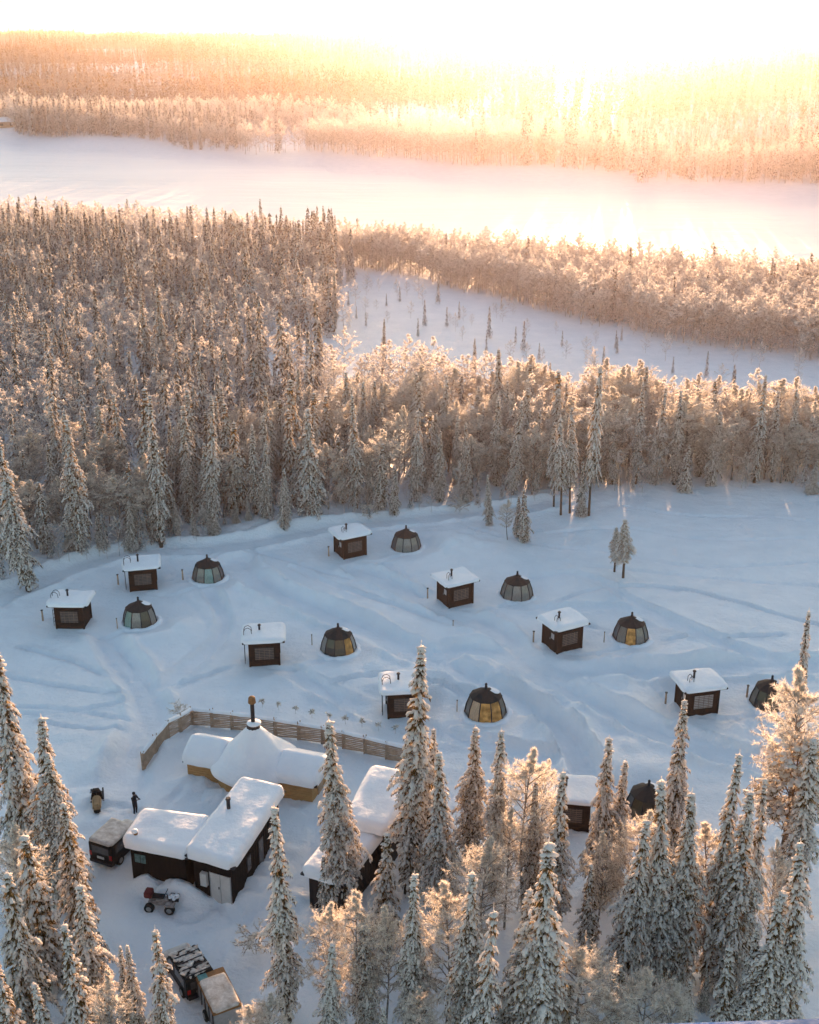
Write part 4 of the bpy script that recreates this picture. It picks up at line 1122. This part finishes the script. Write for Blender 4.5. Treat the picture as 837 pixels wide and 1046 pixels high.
# (kind bare-stem)
for i, (tx, ty, by, hw, lab) in enumerate([(578,425,528,7,'leftmost bare-stemmed spruce in the clump on the snowfield edge'),(570,430,522,7,'short-crowned spruce behind the clump with bare stems'),(597,470,530,8,'snowy low spruce of the clump with bare stems'),(588,415,527,8,'inner bare-stemmed spruce of the clump on the snowfield edge'),(611,371,530,8,'tallest spruce of the clump with bare stems, far above its neighbours')]):
    x, y, zt = tree_at(tx, ty, by); H = zt-hz(x,y)
    place_spruce(x, y, H, hw*m_per_px(x, y)*1.2, lab, None, i, TALLBARE if i != 2 else None)
FB = [(543,757,935,25,'golden frosted birch with a visible straight stem behind the front spruces'),
 (824,668,905,30,'largest golden frosted birch, spreading at the right edge'),
 (590,958,1100,30,'round golden frosted birch at the bottom, right of the widest spruce'),
 (655,985,1110,30,'low golden birch bush at the bottom below the loose golden spruce'),
 (628,1010,1110,22,'small golden birch bush between two golden ones at the bottom'),
 (334,915,1060,20,'golden frosted birch over the small bluish spruce'),
 (367,903,1060,24,'pinkish frosted birch with dark forked stem below the annex'),
 (392,915,1060,16,'small golden birch above the brown shaded spruce'),
 (500,850,1000,24,'golden birch behind the grey spruces, right of the straight narrow brown one'),
 (458,890,1060,26,'pink-brown frosted birch right of the straight dark spruce'),
 (520,818,950,16,'frosted birch under the narrow brown spruce by the amber igloo'),
 (14,835,990,20,'brownish frosted birch among the left edge spruces'),
 (722,830,965,22,'golden frosted birch behind the twin full spruces'),
 (662,822,960,22,'golden birch top right in front of the rear igloo'),
 (798,850,985,11,'small golden birch left of the pine stem'),
 (252,1020,1110,14,'pale thin birch beside the trailer'),
 (276,1012,1110,16,'pale thin birch between the trailer and the columnar spruce'),
 (430,1000,1110,16,'small frosted birch at the bottom below the straight dark spruce'),
 (690,1000,1110,18,'small golden birch at the bottom near the tiny spruce'),
 (110,985,1110,14,'small frosted birch behind the heavy spruce at the lower left'),
 (616,840,960,14,'faint frosted birch below the slim clinging spruce'),
 (560,770,900,14,'pale frosted birch behind the grey-blue spruce')]
for i, (tx, ty, by, hw, lab) in enumerate(FB):
    x, y, zt = tree_at(tx, ty, by); H = zt-hz(x, y)
    place_birch(x, y, H, hw*m_per_px(x, y, H*.6)*1.1, lab, None, i)
for i, (tx, ty, by, hw, lab) in enumerate([(818,752,922,40,'tall pine with bare brown stem and heavy snowy crown near the right edge')]):
    x, y, zt = tree_at(tx, ty, by); H = zt-hz(x, y); h, r, tm, cm = PINE[0 if i == 0 else 1]
    t = thing('pine_tree', lab, 'pine', (x, y, hz(x, y)-.05), i*1.7); w = hw*m_per_px(x, y)
    t.scale = (w/r, w/r, H/h); obj('trunk', tm, t); obj('crown', cm, t)

for i, (tx, ty, by, hw, lab) in enumerate([(641,530,592,10,'right one of the two lone bare-stemmed trees far out on the snowfield'),(631,537,586,7,'left one of the two lone bare-stemmed trees far out on the snowfield')]):
    x, y, zt = tree_at(tx, ty, by); place_spruce(x, y, zt-hz(x, y), hw*m_per_px(x, y)*1.15, lab, None, i+1, LONE)
# ------------------------------------------------------------------ forest edge trees with their own look
ES = [(501,484,536,6,'left one of the lone snowy spruces standing off the forest'),(538,500,555,9,'right one of the lone snowy spruces, broad and heavy'),(531,506,550,7,'short spruce joined to the broad lone one'),
 (66,424,566,15,'tallest golden spruce at the left forest edge'),(70,500,562,13,'white-fronted spruce below the tallest golden one'),(40,492,566,11,'white spruce left of the white-fronted one'),
 (8,440,600,15,'spruce at the far left corner of the forest edge'),(100,522,562,8,'small dark snowy spruce at the edge near the upper path'),
 (131,510,560,11,'low bushy white spruce behind the second cabin'),(156,497,556,10,'white spruce directly behind the second cabin, right of the bushy one'),
 (152,402,558,10,'tall golden-topped spruce behind the second cabin'),(178,506,550,5,'little pointed spruce left of two alike, by the forest edge'),
 (197,512,550,6,'little pointed white spruce behind the upper path igloo'),(216,494,549,9,'full white spruce behind the upper path igloo'),
 (209,402,545,9,'tall dark spruce above the full white one'),(240,507,538,5,'tiny spruce, left one of a tiny pair at the forest edge'),(253,505,535,5,'tiny spruce, right one of a tiny pair at the forest edge'),
 (257,430,530,8,'tall spruce behind the tiny pair'),(275,490,530,6,'small snowy spruce right of the tiny pair'),(288,478,541,8,'pale spruce standing forward of the forest edge'),
 (314,415,530,16,'large heavily snowed spruce left of the closest forest cabin'),(362,402,520,9,'tall spruce above the closest forest cabin'),
 (388,452,520,11,'hunched white spruce behind the cabin closest to the forest'),(403,476,524,7,'narrow white spruce beside the hunched one'),
 (425,418,512,9,'tall spruce behind the farthest igloo'),(450,440,512,9,'broad spruce right of the farthest igloo'),(478,455,512,10,'snowy spruce left of the lone spruces'),
 (475,430,508,7,'tall thin spruce behind the snowy one by the lone spruces'),(527,407,505,9,'tall spruce behind the lone spruces'),(549,417,502,8,'dark tall spruce left of the bare-stemmed clump'),
 (657,390,495,7,'tall thin spruce above the two lone trees'),(677,394,495,9,'wide tall spruce above the snowfield, right of the thin one'),(697,397,496,8,'tall spruce behind the short white one'),
 (703,455,503,10,'short white spruce at the edge of the open snowfield'),(733,420,497,8,'snowy spruce behind the open snowfield'),(783,382,494,8,'tallest dark spruce over the open snowfield'),
 (800,398,493,7,'thin spruce right of the tallest dark one'),(816,396,492,8,'spruce close to the right end of the forest edge'),(834,470,505,9,'white low spruce at the right end of the forest edge'),
 (391,325,385,4,'lone dark spruce rising over the middle birches'),(485,345,400,4,'spruce tip before the far snowfield'),(792,262,325,5,'tall spruce standing out of the far birch belt'),(562,370,420,5,'spruce tip behind the golden birches'),
 (160,290,400,10,'tall golden spruce deep in the left forest'),(145,300,395,8,'golden spruce beside the tall one deep in the left forest'),(340,275,340,5,'spruce on the corner of the dark wood by the far snowfield')]
for i, (tx, ty, by, hw, lab) in enumerate(ES):
    x, y, zt = tree_at(tx, ty, by); H = zt-hz(x, y)
    place_spruce(x, y, H, hw*m_per_px(x, y)*1.0, lab, None, i+5)
x, y, zt = tree_at(520, 508, 553); place_birch(x, y, zt-hz(x,y), 7*m_per_px(x,y), 'thin frosted birch between the lone spruces', None, 3, 2)

# ------------------------------------------------------------------ forest
def project(x, y, z):
    c, s = math.cos(PITCH), math.sin(PITCH); zz = z-HCAM
    dep = y*c - zz*s; up = y*s + zz*c
    return PW/2+F*x/dep, PH/2-F*up/dep
def in_poly(px, py, poly):
    ins = np.zeros(px.shape, bool); n = len(poly); j = n-1
    for i in range(n):
        xi, yi = poly[i]; xj, yj = poly[j]
        c = ((yi > py) != (yj > py)) & (px < (xj-xi)*(py-yi)/(yj-yi+1e-12)+xi)
        ins ^= c; j = i
    return ins
EDGE = [(-420,640),(-200,610),(0,588),(60,570),(110,562),(150,557),(215,549),(250,537),(290,529),(330,523),(420,517),(455,512),(560,504),(610,500),(690,498),(760,495),(837,493),(1000,490),(1250,486)]
POLY_A = EDGE + [(1250,462),(1000,458),(837,455),(740,450),(640,442),(560,433),(480,412),(400,404),(340,402),(300,380),(250,365),(100,330),(-420,330)]
POLY_L = [(-420,224),(-100,226),(0,229),(150,236),(340,255),(343,275),(345,300),(346,338),(330,350),(300,352),(270,366),(250,420),(-420,420)]
POLY_B = [(335,255),(420,262),(500,271),(600,282),(700,290),(837,299),(1250,315),(1250,405),(1000,388),(837,369),(700,352),(600,328),(500,303),(420,284),(340,273)]
def jgrid(x0, x1, y0, y1, s):
    gx, gy = np.meshgrid(np.arange(x0, x1, s), np.arange(y0, y1, s), indexing='ij')
    gx = gx.ravel()+rng.uniform(-.48, .48, gx.size)*s; gy = gy.ravel()+rng.uniform(-.48, .48, gy.size)*s
    return gx, gy
gx, gy = jgrid(-330, 300, 95, 480, 2.6)
ex, ey = jgrid(-60, 260, 150, 330, 2.3)
pxe, pye = project(ex, ey, 0); ke = in_poly(pxe, pye, POLY_B)
gx = np.concatenate([gx, ex[ke]]); gy = np.concatenate([gy, ey[ke]])
gz = height(gx, gy); px, py = project(gx, gy, gz)
wx = 26*fbm(gx/13, gy/17, 61, 3); wy = 7*fbm(gx/11, gy/15, 65, 3)
inA = in_poly(px, py, POLY_A); inL = in_poly(px+wx, py+wy, POLY_L); inB = in_poly(px+wx*.4, py+wy, POLY_B)
ok = (inA | inL | inB) & (gy < near_bank(gx)-3) & (px > -330) & (px < 1170)
# thin, uneven stand
dens = vnoise(gx/14, gy/14, 41)+.5
ok &= rng.random(gx.size) < (.62+.38*dens)
gx, gy, gz, px, py, inA, inL, inB = [a[ok] for a in (gx, gy, gz, px, py, inA, inL, inB)]
fr = vnoise(gx/22, gy/22, 51)+.5
p_sp = np.where(inL & ~inA, np.where(py > 255, .66, .08), np.where(inB & ~inA, .0, np.clip((py-440)/140, .06, .30)))
p_sp = np.where(inA & (px < 330), .5, p_sp)
isp = rng.random(gx.size) < np.where((inB & ~inA & ~inL) | (inL & (py < 258)), .03, np.clip(p_sp + (fr-.5)*.6, .03, .9))
edge_y = np.interp(px, [e[0] for e in EDGE], [e[1] for e in EDGE])
frontness = (edge_y-py)
hgt = np.where(isp, 6.5+4.5*rng.random(gx.size)+(rng.random(gx.size) < .12)*2.5, 6.2+3.8*rng.random(gx.size))
hgt *= np.where(inB & ~inA, .92, 1)*np.where(inA & (frontness < 8), .72+.35*rng.random(gx.size), 1)
hgt *= np.where(inL & ~inA, np.where(isp, 1.08, .9), 1)
hgt *= np.where(inA & (px > 520) & ~isp, 1.1, 1)
hgt *= np.where(inA & (px < 330) & (frontness > 25), np.where(isp, 1.12, .88), 1)
inframe = (px > -12) & (px < 850) & inA
def landmark(p):
    for lim, s in ((45,'the far left snow bank'),(105,'the leftmost cabin'),(165,'the second cabin'),(240,'the upper path igloo'),(320,'the upper path bend'),(385,'the cabin closest to the forest'),
                   (450,'the farthest igloo'),(555,'the lone spruces'),(622,'the bare-stemmed clump'),(690,'the two lone trees'),(770,'the open snowfield'),(2000,'the right end of the snowfield')):
        if p < lim: return s
score = hgt/gy*(1+.8*np.clip(1-frontness/30, 0, 1))
chosen = np.zeros(gx.size, bool)
for kind, cap in ((True, 168), (False, 240)):
    c = np.where(inframe & (isp == kind) & (frontness < (60 if kind else 75)))[0]
    c = c[np.argsort(-score[c])][:cap]; chosen[c] = True
cnt = {}
order = np.argsort(px); rows = {}
for i in order:
    if not chosen[i]: continue
    row = 'front row' if frontness[i] < 9 else 'second row' if frontness[i] < 20 else 'third row' if frontness[i] < 34 else 'fourth row' if frontness[i] < 50 else 'fifth row'
    key = (bool(isp[i]), row, landmark(px[i])); k = cnt.get(key, 0); cnt[key] = k+1
    lab = f"{ORD[min(k,24)]} {'snowy spruce' if isp[i] else 'frosted birch'} from left, {row} of the forest behind {key[2]}"
    if len(lab.split()) > 15: lab = lab.replace(' of the forest', ' of forest')
    if isp[i]: place_spruce(gx[i], gy[i], hgt[i], hgt[i]*(.09+.05*rng.random()), lab, 'spruces in the forest behind the snowfield', int(i))
    else: place_birch(gx[i], gy[i], hgt[i], hgt[i]*(.19+.07*rng.random()), lab, 'frosted birches in the forest behind the snowfield', int(i), int(i)%3)

def scatter(name, X, Y, Z, SC, IDX, protos):
    me = bpy.data.meshes.new(name); n = len(X)
    me.vertices.add(n); me.vertices.foreach_set('co', np.stack([X, Y, Z], 1).astype(np.float32).ravel())
    for nm, tp, dat in (('sc','FLOAT_VECTOR', np.asarray(SC, np.float32).ravel()), ('ix','INT', np.asarray(IDX, np.int32)), ('rz','FLOAT', (rng.random(n)*6.283).astype(np.float32))):
        a = me.attributes.new(nm, tp, 'POINT'); a.data.foreach_set('vector' if tp == 'FLOAT_VECTOR' else 'value', dat)
    o = obj(name, me); tag(o, kind='stuff')
    g = bpy.data.node_groups.new(name+'_nodes', 'GeometryNodeTree')
    g.interface.new_socket('Geometry', in_out='INPUT', socket_type='NodeSocketGeometry'); g.interface.new_socket('Geometry', in_out='OUTPUT', socket_type='NodeSocketGeometry')
    N = g.nodes.new; gi = N('NodeGroupInput'); go = N('NodeGroupOutput'); j = N('GeometryNodeJoinGeometry')
    def att(nm, tp):
        a = N('GeometryNodeInputNamedAttribute'); a.data_type = tp; a.inputs[0].default_value = nm; return a.outputs[0]
    ix = att('ix', 'INT'); sc = att('sc', 'FLOAT_VECTOR'); rz = att('rz', 'FLOAT')
    cx = N('ShaderNodeCombineXYZ'); g.links.new(rz, cx.inputs[2])
    for k, pm in enumerate(protos):
        po = bpy.data.objects.new(pm.name, pm)
        oi = N('GeometryNodeObjectInfo'); oi.inputs[0].default_value = po; oi.inputs['As Instance'].default_value = True
        cmp = N('FunctionNodeCompare'); cmp.data_type = 'INT'; cmp.operation = 'EQUAL'
        ints = [s for s in cmp.inputs if s.type == 'INT']; g.links.new(ix, ints[0]); ints[1].default_value = k
        ip = N('GeometryNodeInstanceOnPoints')
        g.links.new(gi.outputs[0], ip.inputs['Points']); g.links.new(cmp.outputs[0], ip.inputs['Selection']); g.links.new(oi.outputs['Geometry'], ip.inputs['Instance'])
        g.links.new(cx.outputs[0], ip.inputs['Rotation']); g.links.new(sc, ip.inputs['Scale']); g.links.new(ip.outputs[0], j.inputs[0])
    g.links.new(j.outputs[0], go.inputs[0])
    md = o.modifiers.new('scatter', 'NODES'); md.node_group = g
    return o
r = ~chosen
n = int(r.sum()); ii = np.where(r)[0]
HS = np.array([12,11,13,10.]); HB = np.array([9,8,10.])
ix = np.where(isp[ii], ii%4, 4+ii%3)
h0 = np.where(isp[ii], HS[ii%4], HB[ii%3])
sz = hgt[ii]/h0; w = sz*np.where(isp[ii], .8+.35*rng.random(n), .85+.4*rng.random(n))
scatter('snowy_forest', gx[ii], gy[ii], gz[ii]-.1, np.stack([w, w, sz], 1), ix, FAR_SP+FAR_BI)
print('forest stuff', n, 'individual spruce', int((chosen&isp).sum()), 'birch', int((chosen&~isp).sum()))

# hillside forest across the river: thinner grid with distance
HX = []; HY = []
for d0, d1, s in ((0,120,3.8),(120,400,5.2),(400,900,7),(900,1900,9.5)):
    X, Y = jgrid(-1500, 1500, 300, 3300, s)
    dd = Y-far_bank(X); k = (dd > d0+ (8 if d0 == 0 else 0)) & (dd <= d1) & (np.abs(X) < Y*.5+40)
    HX.append(X[k]); HY.append(Y[k])
X = np.concatenate(HX); Y = np.concatenate(HY)
gap = vnoise(X/60, Y/90, 71); dd = Y-far_bank(X)
keep = ~((gap > .24) & (rng.random(X.size) < .75)) & ~((dd < 45*(vnoise(X/35, Y/50, 33)+.45))) & ~((dd < 22) & (rng.random(X.size) < .5))
# openings: a bare strip along the shore on the right and a small clearing
pxh, pyh = project(X, Y, height(X, Y, False))
keep &= ~((np.hypot((pxh-290)/26, (pyh-146)/7)+.8*vnoise(X/12, Y/20, 3)) < 1)
keep &= ~((pxh > 370) & (pxh < 640) & (dd < 34))
keep &= ~((pxh < 14) & (dd < 50) & (dd > 10))
X = X[keep]; Y = Y[keep]; Z = height(X, Y, False)
sp_ = rng.random(X.size) < np.clip(.12+ vnoise(X/120, Y/120, 81)*1.0 + np.clip((Y-far_bank(X))/900, 0, .4), .05, .8)
k5 = np.arange(X.size); dd = Y-far_bank(X)
ixh = np.where(sp_, k5%3, 3+k5%2)
shore = dd < 170
ixh = np.where(shore, np.where(sp_, 5+k5%4, 9+k5%3), ixh)
stand = .62+.75*np.clip(vnoise(X/55, Y/95, 91)+.5, 0, 1)+.25*vnoise(X/150, Y/260, 95)
s = (.7+.55*rng.random(X.size))*stand*np.where(dd < 60, 1.2, 1.0); w = s*(1+.5*np.clip((Y-900)/1200, 0, 1))*np.where(shore, 1.15, 1)
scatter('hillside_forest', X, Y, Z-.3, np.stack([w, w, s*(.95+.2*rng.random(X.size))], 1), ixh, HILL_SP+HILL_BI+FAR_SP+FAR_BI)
print('hill', X.size)
ex, ey = jgrid(5, 75, 108, 160, 3.0)
pxe, pye = project(ex, ey, 0); ke = in_poly(pxe, pye, POLY_A) & (pxe > 520); ex, ey = ex[ke], ey[ke]; n = len(ex)
sc = .75+.3*rng.random(n)
scatter('birch_understorey', ex, ey, height(ex, ey), np.stack([sc, sc, sc*.95], 1), np.arange(n)%3, FAR_BI)
ux, uy = jgrid(-90, 90, 100, 150, 1.25)
pu, pv = project(ux, uy, 0); eu = np.interp(pu, [e[0] for e in EDGE], [e[1] for e in EDGE]) - pv
ku = in_poly(pu, pv, POLY_A) & (pu > -60) & (pu < 900) & (rng.random(ux.size) < np.clip(.75-eu/60, .1, .75))
ux, uy = ux[ku], uy[ku]; n = len(ux); sc = .08+.2*rng.random(n)**1.5
scatter('forest_undergrowth', ux, uy, height(ux, uy), np.stack([sc*1.2, sc*1.2, sc], 1), rng.integers(0, 4, n), [FAR_BI[0], FAR_BI[1], FAR_BI[2], FAR_SP[3]])
print('undergrowth', n)
ux, uy = jgrid(-110, 110, 140, 300, 1.9)
pu, pv = project(ux, uy, 0); ku = in_poly(pu, pv, POLY_B) & (rng.random(ux.size) < .8)
ux, uy = ux[ku], uy[ku]; n = len(ux); sc = .22+.34*rng.random(n)**1.3
scatter('willow_thicket', ux, uy, height(ux, uy), np.stack([sc*1.3, sc*1.3, sc], 1), rng.integers(0, 3, n), [FAR_BI[0], FAR_BI[1], FAR_BI[2]])
print('thicket', n)
# small frosted saplings on the far snowfield and along the near forest edge
sx = []; 
for k in range(150):
    if k < 95:
        a = random.uniform(345, 837); b_ = 285+(a-340)*.155+random.uniform(0, 55+(a-340)*.05); 
    else:
        a = random.uniform(0, 837); b_ = float(np.interp(a, [e[0] for e in EDGE], [e[1] for e in EDGE]))+random.uniform(0, 7)
    sx.append(gp(a, b_))
sx = np.array(sx); n = len(sx)
sc = .25+.35*rng.random(n)**1.5
scatter('frosted_brushwood', sx[:,0], sx[:,1], height(sx[:,0], sx[:,1]), np.stack([sc*.8, sc*.8, sc], 1), rng.integers(0, 3, n), [FAR_BI[0], FAR_BI[1], FAR_SP[3]])

# ------------------------------------------------------------------ radio mast on the far hill
yy = 2150.0; xx = (193-PW/2)/F*(yy*math.cos(PITCH)+0*math.sin(PITCH))
t = thing('radio_mast', 'thin lattice radio mast rising from the far wooded hilltop', 'mast', (xx, yy, hz(xx, yy)))
f = MB(); Hm = 120
for k in range(3):
    a = k*2.094; f.cyl((1.6*math.cos(a),1.6*math.sin(a),0),(.3*math.cos(a),.3*math.sin(a),Hm),.5,.3,5)
for k in range(60):
    z0 = Hm*k/60; z1 = Hm*(k+1)/60; r0 = 1.6-1.3*k/60; r1 = 1.6-1.3*(k+1)/60
    for j in range(3):
        a = j*2.094; b_ = (j+1)*2.094
        f.cyl((r0*math.cos(a),r0*math.sin(a),z0),(r1*math.cos(b_),r1*math.sin(b_),z1),.22,n=4)
f.build('lattice', M['metal_grey'], t)
MB().cyl((0,0,Hm),(0,0,Hm+8),.3,.15,6).build('antenna', M['metal_grey'], t)

# small houses on the far bank at the left
x, y = gp(8, 135); 
t = thing('riverside_cottage', 'small snow-roofed cottage among trees on the far river bank', 'cottage', (x, y, hz(x, y)), R(20))
MB().box(-5,5,-3.5,3.5,-1,2.8).build('wall', M['grey_wood'], t)
rf = MB().prism([(-5.5,-4.2,2.75),(5.5,-4.2,2.75),(5.5,4.2,2.75),(-5.5,4.2,2.75)], [(-5.5,-.05,5),(5.5,-.05,5),(5.5,.05,5),(-5.5,.05,5)]).build('roof', M['cap_snow'], t)
MB().box(-3.5,-2,-3.56,-3.51,.8,2.0).build('window', M['pane_dark'], t); MB().box(1.5,3,-3.56,-3.51,.8,2.0).build('window', M['pane_dark'], t)
MB().box(1,1.7,-.2,.5,4,5.9).build('chimney', M['rust'], rf)

# ------------------------------------------------------------------ lookout deck under the camera, its snowy edge just in view
t = thing('lookout_tower', 'snow-dusted edge of the lookout tower deck along the bottom right', 'lookout tower', (0,0,0))
zd = HCAM-1.55; a0 = gp(560, 1044.5, zd); a1 = gp(850, 1035.5, zd)
dv = np.array([a1[0]-a0[0], a1[1]-a0[1]]); dv /= np.linalg.norm(dv); nv = np.array([-dv[1], dv[0]])
p0_ = np.array(a0)-dv*3.2; p1_ = np.array(a0)+dv*3.0; b0 = p0_-nv*2.6; b1 = p1_-nv*2.6
MB().prism([(*b0,zd-.12),(*b1,zd-.12),(*p1_,zd-.12),(*p0_,zd-.12)], [(*b0,zd-.022),(*b1,zd-.022),(*p1_,zd-.022),(*p0_,zd-.022)]).build('deck', M['black_wood'], t)
blue_shade = std('shade_blue_boards', (.17,.31,.56), (.08,.16,.32), .6, 6, .003, 20)  # blue of snow in shade, put into the board colour
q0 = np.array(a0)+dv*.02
MB().prism([(*(q0-nv*2.4),zd-.02),(*(p1_-nv*2.4),zd-.02),(*(p1_-nv*.012),zd-.02),(*(q0-nv*.012),zd-.02)], [(*(q0-nv*2.4),zd+.004),(*(p1_-nv*2.4),zd+.004),(*(p1_-nv*.014),zd+.004),(*(q0-nv*.014),zd+.004)]).build('deck_board', blue_shade, t)
for p in (b0+nv*.2+dv*.2, b1+nv*.2-dv*.2, p1_-nv*.25-dv*.2, p0_-nv*.25+dv*.2):
    MB().cyl((p[0],p[1],-.5),(p[0],p[1],zd-.125),.16,.14,10).build('leg', M['pale_wood'], t)

# ------------------------------------------------------------------ sky, sun, air, camera
SUN_AZ = R(8.9); SUN_EL = R(CFG['sun_el'])
w = bpy.data.worlds.new('World'); S.world = w; w.use_nodes = True
nt = w.node_tree; bg = nt.nodes['Background']; sky = nt.nodes.new('ShaderNodeTexSky'); sky.sky_type = 'NISHITA'
sky.sun_disc = False; sky.sun_elevation = SUN_EL; sky.sun_rotation = SUN_AZ*CFG['rotsign']
sky.altitude = 100; sky.air_density = CFG['air']; sky.dust_density = CFG['dust']; sky.ozone_density = CFG['ozone']
nt.links.new(sky.outputs[0], bg.inputs[0]); bg.inputs[1].default_value = CFG['sky']
ld = bpy.data.lights.new('sun', 'SUN'); ld.energy = CFG['sun']; ld.angle = R(.5); ld.color = CFG['suncol']
lo = bpy.data.objects.new('sun', ld); C.objects.link(lo)
sd = Vector((math.sin(SUN_AZ)*math.cos(SUN_EL), math.cos(SUN_AZ)*math.cos(SUN_EL), math.sin(SUN_EL)))
lo.rotation_euler = sd.to_track_quat('Z', 'Y').to_euler(); lo.location = (0, 0, 200)

if CFG['haze'] > 0:
    m, nt, out = new_mat('winter_air')
    pv = nt.nodes.new('ShaderNodeVolumePrincipled'); pv.inputs['Density'].default_value = CFG['haze']; pv.inputs['Color'].default_value = (*CFG['hazecol'], 1)
    pv.inputs['Anisotropy'].default_value = CFG['g']; nt.links.new(pv.outputs[0], out.inputs['Volume'])
    zlo = float(ZZ.min())-1; hb = MB().box(-3700,3700,-500,7600,zlo,CFG['top'])
    tag(hb.build('haze', m), kind='stuff')
cd = bpy.data.cameras.new('camera'); co = bpy.data.objects.new('camera', cd); C.objects.link(co)
co.location = (0, 0, HCAM); co.rotation_euler = (math.pi/2-PITCH, 0, 0)
cd.sensor_fit = 'VERTICAL'; cd.sensor_height = 24; cd.lens = 24*F/PH; cd.clip_start = .1; cd.clip_end = 20000
S.camera = co
S.view_settings.view_transform = 'Standard'; S.view_settings.look = 'None'; S.view_settings.gamma = 1; S.view_settings.exposure = CFG['exp']
cy = S.cycles
cy.use_denoising = True
try: cy.denoiser = 'OPENIMAGEDENOISE'
except Exception: pass
cy.max_bounces = 6; cy.diffuse_bounces = 3; cy.glossy_bounces = 2; cy.transmission_bounces = 4; cy.volume_bounces = 0; cy.transparent_max_bounces = 4
cy.use_adaptive_sampling = True; cy.adaptive_threshold = .02
cy.sample_clamp_indirect = 6; cy.caustics_reflective = False; cy.caustics_refractive = False
